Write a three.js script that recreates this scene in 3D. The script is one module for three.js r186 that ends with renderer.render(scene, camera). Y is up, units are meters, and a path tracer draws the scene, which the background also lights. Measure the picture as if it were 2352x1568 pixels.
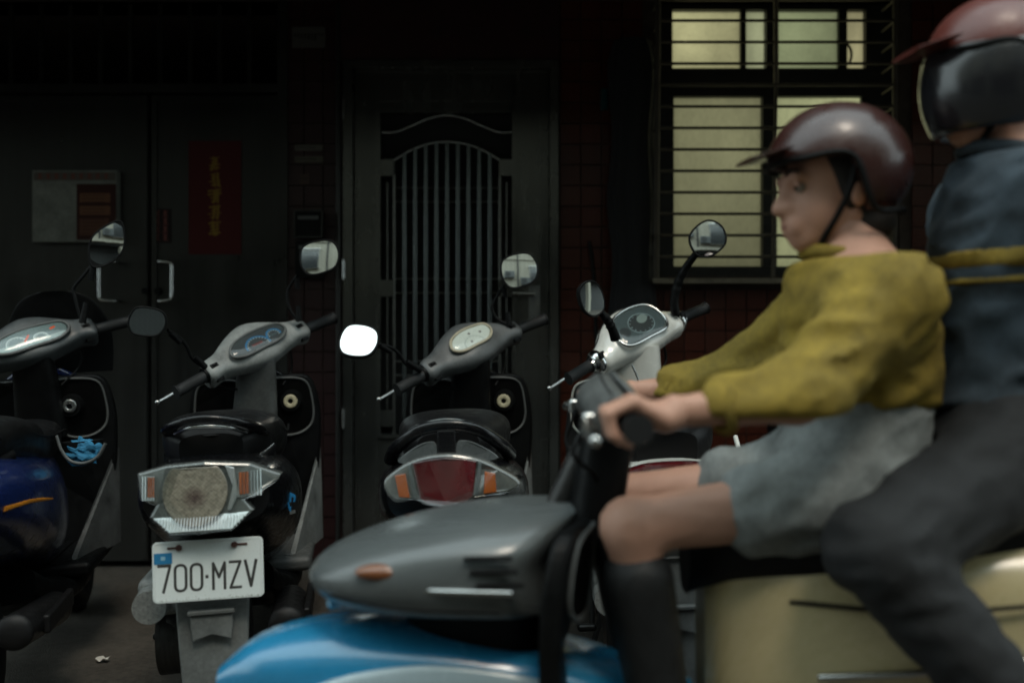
import * as THREE from 'three';
import { RoundedBoxGeometry } from 'three/addons/geometries/RoundedBoxGeometry.js';
import { mergeGeometries } from 'three/addons/utils/BufferGeometryUtils.js';
import { ImprovedNoise } from 'three/addons/math/ImprovedNoise.js';

// ------------------------------------------------------------------ camera, sky, sun, exposure
const scene = new THREE.Scene();
const F = 2287, CX = 1176, CY = 784, EYE = 1.05;                 // focal length in pixels of a 2352 x 1568 picture, eye height
const camera = new THREE.PerspectiveCamera(2 * Math.atan(CY / F) * 180 / Math.PI, 1.5, 0.05, 600);
camera.position.set(0, EYE, 0);
camera.lookAt(0, EYE, -10);
camera.focus = 2.95;
camera.userData.fStop = 1.35;
scene.add(camera);
const renderer = new THREE.WebGLRenderer({ antialias: true });
renderer.setSize(1024, 682);
renderer.toneMapping = THREE.LinearToneMapping;
renderer.toneMappingExposure = 2.1;
renderer.shadowMap.enabled = true;
{ // overcast dusk sky, a little brighter overhead
  const w = 128, h = 64, d = new Float32Array(w * h * 4), nz = new ImprovedNoise();
  for (let j = 0; j < h; j++) for (let i = 0; i < w; i++) {
    const el = (j + 0.5) / h * Math.PI - Math.PI / 2, az = i / w * 2 * Math.PI;
    const up = Math.max(0, Math.sin(el));
    const cl = 1 + 0.16 * nz.noise(2.2 * Math.cos(az) * Math.cos(el) + 7, 2.2 * Math.sin(az) * Math.cos(el), 3 * up)
      + 0.07 * nz.noise(6 * Math.cos(az) * Math.cos(el), 6 * Math.sin(az) * Math.cos(el) + 3, 6 * up);
    const v = el < 0 ? 0.05 : (0.72 + 0.5 * up) * cl;
    const o = (j * w + i) * 4;
    d[o] = v * 0.84; d[o + 1] = v * 1.0; d[o + 2] = v * 1.02; d[o + 3] = 1;
  }
  const t = new THREE.DataTexture(d, w, h, THREE.RGBAFormat, THREE.FloatType);
  t.mapping = THREE.EquirectangularReflectionMapping;
  t.magFilter = t.minFilter = THREE.LinearFilter; t.needsUpdate = true;
  scene.background = t; scene.environment = t; scene.environmentIntensity = 1;
}
const sun = new THREE.DirectionalLight(0xfff0dc, 0.5);
sun.position.set(3, 16, 6); sun.target.position.set(0, 0, -3);
sun.castShadow = true; sun.shadow.radius = 26; sun.shadow.mapSize.set(2048, 2048);
Object.assign(sun.shadow.camera, { left: -8, right: 8, top: 8, bottom: -8, near: 1, far: 40 });
scene.add(sun, sun.target);

// ------------------------------------------------------------------ helpers
let seed = 71;
const rnd = () => { seed = (seed * 1664525 + 1013904223) >>> 0; return seed / 4294967296; };
const rr = (a, b) => a + (b - a) * rnd();
const V = (x, y, z) => new THREE.Vector3(x, y, z);
const PX = (px, py, Z) => V((px - CX) * Z / F, EYE - (py - CY) * Z / F, -Z);      // picture point at a distance -> metres
const names = {};
function numbered(n) { const k = names[n] = (names[n] ?? -1) + 1; return k ? `${n}_${String(k).padStart(3, '0')}` : n; }
function shadows(o) { o.castShadow = o.receiveShadow = true; return o; }
function tag(o, label, category, group, kind) {
  if (label) o.userData.label = label; if (category) o.userData.category = category;
  if (group) o.userData.group = group; if (kind) o.userData.kind = kind; return o;
}
function thing(name, label, category, pos = V(0, 0, 0), group) {
  const o = new THREE.Group(); o.name = numbered(name); o.position.copy(pos); scene.add(o); return tag(o, label, category, group);
}
function part(name, geo, mat, parent, label) {
  const g = Array.isArray(geo) ? join(geo) : geo;
  const m = shadows(new THREE.Mesh(g, mat)); m.name = name; parent.add(m); if (label) m.userData.label = label; return m;
}
function single(name, geo, mat, label, category, group) { const m = part(numbered(name), geo, mat, scene); return tag(m, label, category, group); }
function struct(name, geo, mat) { const m = part(numbered(name), geo, mat, scene); return tag(m, null, null, null, 'structure'); }
function join(list) {
  return mergeGeometries(list.map(g => { g = g.index ? g.toNonIndexed() : g; for (const k of Object.keys(g.attributes)) if (!['position', 'normal', 'uv', 'color'].includes(k)) g.deleteAttribute(k); return g; }));
}
const mv = (g, x, y, z) => (g.translate(x, y, z), g);
const box = (w, h, d, x = 0, y = 0, z = 0) => worldUV(new THREE.BoxGeometry(w, h, d).translate(x, y, z));
const rbox = (w, h, d, r, x = 0, y = 0, z = 0) => new RoundedBoxGeometry(w, h, d, 2, Math.min(r, w / 2.01, h / 2.01, d / 2.01)).translate(x, y, z);
function worldUV(g) { // metres
  const p = g.attributes.position, n = g.attributes.normal, u = g.attributes.uv;
  for (let i = 0; i < p.count; i++) {
    const ax = Math.abs(n.getX(i)), ay = Math.abs(n.getY(i)), az = Math.abs(n.getZ(i));
    if (ax >= ay && ax >= az) u.setXY(i, p.getZ(i), p.getY(i)); else if (ay >= az) u.setXY(i, p.getX(i), p.getZ(i)); else u.setXY(i, p.getX(i), p.getY(i));
  } return g;
}
function between(g, a, b) { // turn a geometry that stands on +y from 0 to 1 to run from a to b
  const d = b.clone().sub(a), l = d.length(); const q = new THREE.Quaternion().setFromUnitVectors(V(0, 1, 0), d.normalize());
  g.scale(1, l, 1); g.applyQuaternion(q); g.translate(a.x, a.y, a.z); return g;
}
const rod = (a, b, r, r2 = r, n = 14) => between(new THREE.CylinderGeometry(r2, r, 1, n, 1).translate(0, 0.5, 0), a, b);
const tube = (pts, r, n = 24, m = 8, closed = false) => new THREE.TubeGeometry(new THREE.CatmullRomCurve3(pts, closed, 'centripetal'), n, r, m, closed);
const ball = (p, r, sx = 1, sy = 1, sz = 1) => new THREE.SphereGeometry(r, 20, 14).scale(sx, sy, sz).translate(p.x, p.y, p.z);
function ring(c, R, U, a, b, p = 2.4, n = 36, b2 = b) {
  const out = [];
  for (let i = 0; i < n; i++) {
    const t = i / n * 2 * Math.PI, C = Math.cos(t), S = Math.sin(t);
    const x = Math.sign(C) * Math.abs(C) ** (2 / p) * a, y = Math.sign(S) * Math.abs(S) ** (2 / p) * (S > 0 ? b : b2);
    out.push(c.clone().addScaledVector(R, x).addScaledVector(U, y));
  } return out;
}
function loft(rings, smooth = 3) { // closed rings with equal point counts, Catmull-Rom between the given rings, flat caps
  const n = rings[0].length, full = [];
  for (let k = 0; k < rings.length - 1; k++) for (let s = 0; s < smooth; s++) {
    const t = s / smooth, r = [];
    const A = rings[Math.max(0, k - 1)], B = rings[k], C = rings[k + 1], D = rings[Math.min(rings.length - 1, k + 2)];
    for (let i = 0; i < n; i++) {
      const f = q => { const a = A[i][q], b = B[i][q], c = C[i][q], d = D[i][q]; return b + 0.5 * t * (c - a + t * (2 * a - 5 * b + 4 * c - d + t * (3 * (b - c) + d - a))); };
      r.push(V(f('x'), f('y'), f('z')));
    } full.push(r);
  }
  full.push(rings[rings.length - 1]);
  const pos = [], uv = [], idx = [], m = full.length; let vv = 0;
  for (let k = 0; k < m; k++) {
    if (k) vv += full[k][0].distanceTo(full[k - 1][0]); let uu = 0;
    for (let i = 0; i <= n; i++) { const p = full[k][i % n]; if (i) uu += p.distanceTo(full[k][i - 1]); pos.push(p.x, p.y, p.z); uv.push(uu, vv); }
  }
  for (let k = 0; k < m - 1; k++) for (let i = 0; i < n; i++) { const a = k * (n + 1) + i, b = a + n + 1; idx.push(a, a + 1, b, a + 1, b + 1, b); }
  let g = new THREE.BufferGeometry();
  g.setAttribute('position', new THREE.Float32BufferAttribute(pos, 3)); g.setAttribute('uv', new THREE.Float32BufferAttribute(uv, 2)); g.setIndex(idx);
  g.computeVertexNormals();
  const nn = g.attributes.normal;
  for (let k = 0; k < m; k++) { const a = k * (n + 1), b = a + n, v = V(nn.getX(a) + nn.getX(b), nn.getY(a) + nn.getY(b), nn.getZ(a) + nn.getZ(b)).normalize(); nn.setXYZ(a, v.x, v.y, v.z); nn.setXYZ(b, v.x, v.y, v.z); }
  const caps = [];
  for (const [r, flip] of [[full[0], false], [full[m - 1], true]]) {
    const c = r.reduce((s, p) => s.add(p), V(0, 0, 0)).divideScalar(n), P = [];
    for (let i = 0; i < n; i++) { const a = r[i], b = r[(i + 1) % n]; for (const q of flip ? [c, a, b] : [c, b, a]) P.push(q.x, q.y, q.z); }
    const cg = new THREE.BufferGeometry(); cg.setAttribute('position', new THREE.Float32BufferAttribute(P, 3));
    cg.setAttribute('uv', new THREE.Float32BufferAttribute(new Float32Array(P.length / 3 * 2), 2)); cg.computeVertexNormals(); caps.push(cg);
  }
  return join([g, ...caps]);
}
function slab(pts, depth, bevel = 0.003, holes = [], curve = 6) { // bevelled sheet from an outline in x,y; back face at z = 0
  const s = new THREE.Shape(pts.map(p => new THREE.Vector2(p[0], p[1])));
  for (const h of holes) s.holes.push(new THREE.Path(h.map(p => new THREE.Vector2(p[0], p[1]))));
  return new THREE.ExtrudeGeometry(s, { depth: Math.max(depth - 2 * bevel, 0.0005), bevelEnabled: bevel > 0, bevelThickness: bevel, bevelSize: bevel, bevelOffset: -bevel, bevelSegments: 2, curveSegments: curve }).translate(0, 0, bevel);
}
function smoothOutline(pts, n = 48) { return new THREE.CatmullRomCurve3(pts.map(p => V(p[0], p[1], 0)), true, 'centripetal').getPoints(n).slice(0, -1).map(p => [p.x, p.y]); }
function bend(g, fn) { const p = g.attributes.position; for (let i = 0; i < p.count; i++) { const v = V(p.getX(i), p.getY(i), p.getZ(i)); fn(v); p.setXYZ(i, v.x, v.y, v.z); } g.computeVertexNormals(); return g; }

// ------------------------------------------------------------------ computed textures
function hash(x, y, s) { let h = (x * 374761393 + y * 668265263 + s * 974711) | 0; h = Math.imul(h ^ (h >>> 13), 1274126177); return ((h ^ (h >>> 16)) >>> 0) / 4294967296; }
function vnoise(x, y, per, s) {
  const xi = Math.floor(x), yi = Math.floor(y), fx = x - xi, fy = y - yi, u = fx * fx * (3 - 2 * fx), v = fy * fy * (3 - 2 * fy), m = k => ((k % per) + per) % per;
  const a = hash(m(xi), m(yi), s), b = hash(m(xi + 1), m(yi), s), c = hash(m(xi), m(yi + 1), s), d = hash(m(xi + 1), m(yi + 1), s);
  return a + (b - a) * u + (c - a) * v + (a - b - c + d) * u * v;
}
function fbm(u, v, f, s, oct = 5, gain = 0.55) { let t = 0, a = 1, w = 0; for (let o = 0; o < oct; o++) { t += a * vnoise(u * f, v * f, f, s + o); w += a; a *= gain; f *= 2; } return t / w; }
function tex(size, fn, { srgb = false, rep = 1 } = {}) {
  const d = new Uint8Array(size * size * 4);
  for (let j = 0; j < size; j++) for (let i = 0; i < size; i++) { const c = fn(i / size, j / size), o = (j * size + i) * 4; for (let k = 0; k < 3; k++) d[o + k] = Math.max(0, Math.min(255, 255 * (c.length ? c[k] : c))); d[o + 3] = 255; }
  const t = new THREE.DataTexture(d, size, size); t.wrapS = t.wrapT = THREE.RepeatWrapping; t.magFilter = THREE.LinearFilter; t.minFilter = THREE.LinearMipmapLinearFilter;
  t.generateMipmaps = true; t.repeat.set(rep, rep); if (srgb) t.colorSpace = THREE.SRGBColorSpace; t.needsUpdate = true; return t;
}
function canvasTex(w, h, draw) {
  const c = document.createElement('canvas'); c.width = w; c.height = h; const g = c.getContext('2d'); draw(g, w, h);
  const t = new THREE.CanvasTexture(c); t.colorSpace = THREE.SRGBColorSpace; return t;
}
const grit = tex(256, (u, v) => { const n = fbm(u, v, 8, 3), f = hash(u * 256 | 0, v * 256 | 0, 9); return 0.62 + 0.5 * (n - 0.5) + (f > 0.985 ? 0.35 : 0) + 0.1 * (f - 0.5); }, { rep: 5 });
const fineBump = tex(256, (u, v) => fbm(u, v, 32, 17, 4, 0.7), { rep: 14 });
const dust = tex(512, (u, v) => { const n = fbm(u, v, 6, 31, 6), s = fbm(u, v, 64, 5, 2), f = hash(u * 512 | 0, v * 512 | 0, 4); const k = 0.55 + 0.75 * (n - 0.3) + 0.25 * (s - 0.5) + (f > 0.994 ? 0.5 : 0); return [k, k, k * 0.98]; }, { rep: 2.5 });
const dustFaint = tex(512, (u, v) => { const n = fbm(u, v, 7, 131, 6), f = hash(u * 512 | 0, v * 512 | 0, 24), s = fbm(u, v * .1, 60, 88, 2); const k = 0.84 + 0.16 * (n - 0.4) + .06 * (s - .5) + (f > 0.997 ? -0.3 : 0); return [k, k, k]; }, { rep: 1.6 });
const smear = tex(512, (u, v) => { const n = fbm(u, v, 4, 41, 6), st = fbm(u, v * 0.08, 48, 77, 3); return 0.35 + 0.5 * n + 0.25 * (st - 0.5); }, { rep: 0.7 });
const rgb = (r, g, b) => new THREE.Color().setRGB(r, g, b);
function plastic(r, g, b, rough, o = {}) { return new THREE.MeshPhysicalMaterial({ color: rgb(r, g, b), roughness: rough, map: o.map === null ? null : o.coat && !o.dusty ? dustFaint : dust, roughnessMap: grit, bumpMap: fineBump, bumpScale: o.bump ?? 0.0003, clearcoat: o.coat ?? 0, clearcoatRoughness: o.coatRough ?? 0.15, specularIntensity: o.spec ?? 1 }); }
const M = {
  blackPlastic: plastic(.0055, .006, .0064, .75, { spec: .28 }), greyPlastic: plastic(.25, .265, .262, .8), midPlastic: plastic(.11, .117, .117, .8), rubber: plastic(.016, .017, .018, .9, { bump: .0006, spec: .6 }),
  blackPaint: plastic(.005, .005, .006, .45, { spec: .4, coat: .45, coatRough: .12, bump: .00005 }), seat: plastic(.007, .007, .0075, .7, { bump: .0006, spec: .4 }),
  bluePaint: plastic(.008, .018, .085, .4, { coat: 1 }), whitePaint: plastic(.66, .66, .61, .4, { coat: .8, coatRough: .15, bump: .00004 }),
  goldPaint: plastic(.58, .49, .27, .45, { coat: .7, coatRough: .2, bump: .00004 }), silverPaint: plastic(.10, .113, .115, .5, { coat: .35, coatRough: .2, bump: .00004 }),
  cyanPaint: plastic(.02, .22, .42, .4, { coat: .9, bump: .00004 }), palePaint: plastic(.36, .47, .52, .4, { coat: .9, bump: .00004 }),
  alloy: new THREE.MeshStandardMaterial({ color: rgb(.5, .51, .5), metalness: 1, roughness: .35, roughnessMap: grit }),
  darkAlloy: new THREE.MeshStandardMaterial({ color: rgb(.05, .05, .05), metalness: .5, roughness: .6, roughnessMap: grit, map: dust }),
  chrome: new THREE.MeshStandardMaterial({ color: rgb(.75, .76, .76), metalness: 1, roughness: .12 }),
  mirror: new THREE.MeshStandardMaterial({ color: rgb(.82, .84, .82), metalness: 1, roughness: .02 }),
  clear: new THREE.MeshPhysicalMaterial({ color: rgb(.9, .92, .92), roughness: .08, transmission: 1, thickness: 0, ior: 1.45 }),
  amber: new THREE.MeshPhysicalMaterial({ color: rgb(.42, .085, .006), roughness: .2, clearcoat: 1, bumpMap: fineBump, bumpScale: .001 }),
  redLens: new THREE.MeshPhysicalMaterial({ color: rgb(.085, .006, .009), roughness: .3, clearcoat: 1, roughnessMap: grit, map: dust }),
  reflector: new THREE.MeshStandardMaterial({ color: rgb(.62, .64, .63), metalness: .85, roughness: .3, roughnessMap: grit }),
  brightStrip: new THREE.MeshStandardMaterial({ color: rgb(.85, .87, .87), metalness: .55, roughness: .22 }),
  cream: plastic(.62, .56, .38, .7), rust: plastic(.09, .03, .02, .9),
};
// ------------------------------------------------------------------ the place: alley, house front under its overhang, house across the alley
const WZ = 4.6;                                                   // distance of the house front
const W = (px, py, Z = WZ) => PX(px, py, Z);
const concreteMap = tex(512, (u, v) => { const n = fbm(u, v, 5, 61, 6), f = fbm(u, v, 90, 8, 2), s = hash(u * 512 | 0, v * 512 | 0, 13); const k = 0.5 + 0.5 * (n - 0.5) + 0.3 * (f - 0.5) + (s > .99 ? -.15 : 0); return [k, k * .95, k * .87]; });
const asphalt = new THREE.MeshStandardMaterial({ color: rgb(.115, .105, .092), map: concreteMap, roughness: .95, bumpMap: fineBump, bumpScale: .003 });
{ const g = new THREE.PlaneGeometry(420, 420).rotateX(-Math.PI / 2); const u = g.attributes.uv; for (let i = 0; i < u.count; i++) u.setXY(i, u.getX(i) * 300, u.getY(i) * 300); struct('ground', g, asphalt); }

const plasterDark = new THREE.MeshStandardMaterial({ color: rgb(.06, .045, .04), map: dust, roughness: .95 });
const mortar = new THREE.MeshStandardMaterial({ color: rgb(.07, .052, .042), roughness: .95, map: dust });
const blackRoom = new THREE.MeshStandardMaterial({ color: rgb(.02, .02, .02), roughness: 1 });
const x0 = -9, x1 = 9, gapL0 = W(-420, 0).x, gapL1 = W(655, 0).x, pil1 = W(786, 0).x, dr1 = W(1284, 0).x, win0 = W(1506, 0).x, win1 = W(2068, 0).x;
const yTop = W(0, -30).y, drTop = W(0, 140).y, winT = W(0, 2).y, winB = W(0, 634).y, H = 2.62;
const seg = (a, b, y0, y1, z0 = -WZ - .2, z1 = -WZ) => box(b - a, y1 - y0, z1 - z0, (a + b) / 2, (y0 + y1) / 2, (z0 + z1) / 2);
struct('wall', [seg(x0, gapL0, 0, H), seg(gapL0, gapL1, yTop, H), seg(gapL1, pil1, 0, H), seg(pil1, dr1, drTop, H), seg(dr1, win0, 0, H), seg(win0, win1, 0, winB), seg(win0, win1, winT, H), seg(win1, x1, 0, H)], mortar);
struct('wall', [seg(x0, x1, 0, H, -7.3, -7.1), seg(x0, x0 + .2, 0, H, -7.1, -WZ - .2), seg(x1 - .2, x1, 0, H, -7.1, -WZ - .2), seg(dr1, dr1 + .1, 0, H, -7.1, -WZ - .2)], blackRoom);
// the storey that overhangs the house front, and the house across the alley behind the photographer
const pale = new THREE.MeshStandardMaterial({ color: rgb(.50, .48, .40), map: dust, roughness: .9 });
const shutterMat = new THREE.MeshStandardMaterial({ color: rgb(.05, .055, .055), map: dust, roughness: .7 });
const glassDark = new THREE.MeshStandardMaterial({ color: rgb(.03, .04, .045), roughness: .15, metalness: .2 });
{
  const t = thing('upper_storey', 'overhanging upper storey above the dark doors and barred window', 'building', V(0, H, -WZ));
  const F0 = 1.35; // reach over the alley
  part('soffit', box(18, .12, F0 + 2.9, 0, .06, (F0 - 2.7) / 2), plasterDark, t);
  part('wall', box(18, 5.6, .2, 0, 2.92, F0 - .1), plasterDark, t);
  part('beam', box(18, .34, .16, 0, -.17, F0 - .12), plasterDark, t);
  for (const x of [-6, -3, 0, 3, 6]) part('window', box(1.3, 1.3, .06, x, 1.9, F0 + .03), glassDark, t);
}
{
  const zf = 6.2, t = thing('row_house', 'pale tiled house across the alley with a dark shuttered ground floor', 'building', V(0, 0, zf));
  part('wall', [box(40, 6.2, .3, 0, 6.5, .15)], pale, t);
  part('ground_floor', [box(40, 3.4, .3, 0, 1.7, 1.2), box(40, .2, 1.2, 0, 3.3, .75)], shutterMat, t);
  part('string_course', [box(40, .14, .1, 0, 6.3, -.05), box(40, .2, .16, 0, 3.52, -.08), box(40, .16, .2, 0, 9.62, -.08)], pale, t);
  for (const x of [-7.1, -1.2, .9, 4.3, 7.9]) { part('drain_pipe', rod(V(x, 3.4, -.07), V(x, 9.5, -.07), .055), shutterMat, t); }
  for (const [x, y] of [[-4.6, 4.4], [-.4, 7.3], [1.5, 4.2], [5.4, 7.4], [.2, 4.75]]) { const ac = part('air_conditioner', rbox(.8, .58, .3, .03, x, y, -.2), M.silverPaint, t); part('fan_grille', new THREE.CylinderGeometry(.22, .22, .02, 28).rotateX(Math.PI / 2).translate(x - .12, y, -.355), shutterMat, ac); }
  for (let k = -6; k <= 6; k++) {
    if (k % 2) part('column', box(.5, 3.2, .5, k * 2.8, 1.6, .25), pale, t);
    if (k % 2) for (const y of [4.7, 7.9]) {
      const w = part('window', box(1.7, 1.5, .08, k * 2.8, y, -.02), glassDark, t);
      const bars = []; for (let i = 0; i <= 12; i++) bars.push(box(.025, 1.7, .025, k * 2.8 - .95 + i * 1.9 / 12, y, -.32));
      bars.push(box(2, .04, .3, k * 2.8, y - .85, -.18), box(2, .04, .3, k * 2.8, y + .85, -.18)); part('grille', bars, M.alloy, w);
    }
  }
}
// ---- wall tiles: each its own piece on the strip beside the door and round the window
const tileMats = [[.10, .024, .013], [.115, .028, .016], [.088, .022, .012], [.108, .032, .02]].map(c => new THREE.MeshPhysicalMaterial({ color: rgb(...c), roughness: .45, roughnessMap: grit, map: dust, clearcoat: .08, clearcoatRoughness: .3, specularIntensity: .6 }));
{
  const wall = scene.getObjectByName('wall'), P = 0.0955, tg = new THREE.BoxGeometry(P - .006, P - .006, .012), rest = []; let n = 0;
  const inWin = (x, y) => x > win0 - .045 && x < win1 + .045 && y > winB - .045 && y < winT + .045;
  for (let j = 0; j < 27; j++) for (let i = 0; i < 28; i++) {
    const x = dr1 + .052 + i * P, y = 2.58 - j * P;
    if (inWin(x, y) || x > 2.8) continue;
    const vis = y > .75 && (x < win0 + .1 || x > win1 - .1 || y < winB);
    if (vis && n < 296) { const m = part('tile', tg, tileMats[Math.floor(rnd() * 4)], wall); m.position.set(x, y, -WZ + .004 + rr(-.001, .001)); n++; }
    else rest.push(tg.clone().translate(x, y, -WZ + .004));
  }
  const p2 = []; for (let j = 0; j < 27; j++) { for (let i = 0; i < 3; i++) { const x = gapL1 + .045 + i * .088; p2.push(new THREE.BoxGeometry(.082, P - .006, .012).translate(x, 2.58 - j * P, -WZ + .004)); } }
  tag(part('tiles', [...rest], tileMats[0], wall), null, null, null, 'stuff');
  tag(part('pillar_tiles', p2, new THREE.MeshPhysicalMaterial({ color: rgb(.03, .004, .004), roughness: .5, map: dust }), wall), null, null, null, 'stuff');
}
const steel = new THREE.MeshStandardMaterial({ color: rgb(.22, .22, .20), metalness: .75, roughness: .42, roughnessMap: smear, map: smear });
const steelDull = new THREE.MeshStandardMaterial({ color: rgb(.05, .05, .046), metalness: .5, roughness: .6, roughnessMap: smear, map: smear });
const barSteel = new THREE.MeshStandardMaterial({ color: rgb(.17, .19, .185), metalness: .8, roughness: .38, roughnessMap: smear, map: smear });
const R2 = (ax, ay, bx, by, z0, z1) => { const a = W(ax, ay), b = W(bx, by); return box(Math.abs(b.x - a.x), Math.abs(b.y - a.y), z1 - z0, (a.x + b.x) / 2, (a.y + b.y) / 2, -WZ + (z0 + z1) / 2); };
const rel = (t, g) => g.translate(-t.position.x, -t.position.y, -t.position.z);
// ---- grey double door on the left, with barred transom
{
  const t = thing('double_door', 'grey steel double door with barred opening above, behind the parked scooters', 'door', V(W(345, 0).x, 0, -WZ));
  const pt = (n, g, m, par = t, l) => part(n, rel(t, Array.isArray(g) ? join(g) : g), m, par, l);
  pt('frame', [R2(640, -40, 662, 1300, -.08, .02), R2(-420, 195, 640, 214, -.08, .02), R2(-420, -40, 640, -20, -.08, .02)], steelDull);
  for (const [a, b] of [[-300, 337], [343, 640]]) {
    const leaf = pt('door_leaf', R2(a, 217, b, 1290, -.06, -.02), steelDull);
    pt('border', [R2(a + 3, 217, a + 14, 1285, -.02, -.012), R2(b - 14, 217, b - 3, 1285, -.02, -.012), R2(a + 14, 220, b - 14, 231, -.02, -.012)], steelDull, leaf);
    const hx = a < 0 ? 238 : 403, s = a < 0 ? 1 : -1, A = (x, y, z) => { const p = W(x, y); return V(p.x, p.y, -WZ + z); };
    pt('handle', tube([A(hx + s * 34, 603, -.02), A(hx + s * 33, 602, .04), A(hx + s * 14, 603, .055), A(hx + s * 2, 606, .055), A(hx, 618, .055), A(hx, 650, .055), A(hx, 676, .055), A(hx + s * 2, 688, .055), A(hx + s * 14, 691, .055), A(hx + s * 33, 692, .04), A(hx + s * 34, 692, -.02)], .0075, 50, 8), M.alloy, leaf);
    const k = W(343 + (a < 0 ? -12 : 17), 668); pt('lock', new THREE.CylinderGeometry(.016, .018, .02, 18).rotateX(Math.PI / 2).translate(k.x, k.y, -WZ - .012), M.blackPlastic, leaf);
  }
  for (let x = -370; x < 640; x += 69) pt('bar', R2(x + 36, -20, x + 46, 195, -.045, -.03), steelDull);
}
// ---- stainless security door
{
  const t = thing('security_door', 'stainless steel security door with arched barred grille in the middle of the wall', 'door', V(W(1035, 0).x, 0, -WZ));
  const pt = (n, g, m, par = t) => part(n, rel(t, Array.isArray(g) ? join(g) : g), m, par);
  pt('frame', [R2(790, 146, 812, 1290, -.1, .035), R2(1262, 146, 1282, 1290, -.1, .035), R2(790, 143, 1282, 160, -.1, .04)], steel);
  const leaf = pt('door_leaf', [R2(814, 162, 868, 1285, -.06, 0), R2(1182, 162, 1260, 1285, -.06, 0), R2(868, 162, 1182, 258, -.06, -.004), R2(868, 1000, 1182, 1285, -.06, -.004)], steel);
  pt('panel', R2(872, 182, 1178, 232, -.004, .006), steel, leaf);
  pt('panel', R2(884, 1040, 1168, 1270, -.004, .006), steel, leaf);
  pt('moulding', [R2(864, 254, 874, 1004, -.03, .012), R2(1176, 254, 1186, 1004, -.03, .012), R2(874, 250, 1176, 260, -.03, .012), R2(874, 996, 1176, 1006, -.03, .012), R2(1240, 164, 1246, 1284, 0, .006)], steel, leaf);
  const A = (x, y, z = -.015) => { const p = W(x, y); return V(p.x, p.y, -WZ + z); };
  pt('arch_bar', tube([A(876, 302), A(905, 302), A(945, 287), A(985, 270), A(1026, 263), A(1066, 270), A(1106, 287), A(1146, 302), A(1175, 302)], .008, 60, 8), M.alloy, leaf);
  pt('arch_bar', tube([A(905, 366), A(940, 345), A(980, 330), A(1026, 324), A(1072, 330), A(1112, 345), A(1147, 366)], .008, 60, 8), M.alloy, leaf);
  for (let i = 0; i < 9; i++) { const x = 928 + i * 24.6, dx = (x - 1026) / 120; pt('bar', rod(A(x, 326 + 40 * dx * dx), A(x, 997), .0105, .0105, 12), barSteel, leaf); }
  for (const x of [904, 1148]) pt('bar', rod(A(x, 400), A(x, 997), .007, .007, 10), steel, leaf);
  for (const x of [888, 1164]) pt('bar', rod(A(x, 418), A(x, 960), .004, .004, 8), steel, leaf);
  for (const y of [430, 462, 640, 672, 830, 862]) pt('cross_bar', rod(A(905, y, -.02), A(1147, y, -.02), .004, .004, 8), steel, leaf);
  for (const [x, y] of [[889, 385], [1162, 385], [889, 662], [1162, 662], [889, 960], [1162, 960]]) { const b = pt('corner_block', R2(x - 16, y - 19, x + 16, y + 19, -.03, .008), steel, leaf); }
  const h = A(1228, 700, 0); pt('lock_plate', R2(1214, 656, 1240, 752, 0, .008), M.alloy, leaf);
  pt('handle', [rod(V(h.x, h.y + .05, h.z + .008), V(h.x, h.y + .05, h.z + .05), .009), rod(V(h.x, h.y + .05, h.z + .05), V(h.x - .1, h.y + .05, h.z + .05), .009)], M.alloy, leaf);
  const kn = A(1228, 720, 0); pt('lock', new THREE.CylinderGeometry(.012, .012, .012, 16).rotateX(Math.PI / 2).translate(kn.x, kn.y, kn.z + .012), M.alloy, leaf);
  for (const y of [255, 620, 960]) pt('hinge', rod(A(792, y - 22, .042), A(792, y + 22, .042), .006), M.alloy, leaf);
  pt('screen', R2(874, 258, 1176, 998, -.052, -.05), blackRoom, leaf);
}
single('lintel_board', R2(772, -40, 1284, 139, .006, .03), new THREE.MeshStandardMaterial({ color: rgb(.035, .005, .005), roughness: .8, map: dust }), 'dark maroon board across the wall above the stainless door', 'board');
single('conduit', rod(V(W(779, 0).x, .02, -WZ + .03), V(W(779, 0).x, 2.6, -WZ + .03), .011), steelDull, 'thin grey conduit running down the wall beside the steel door frame', 'conduit');
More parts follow.
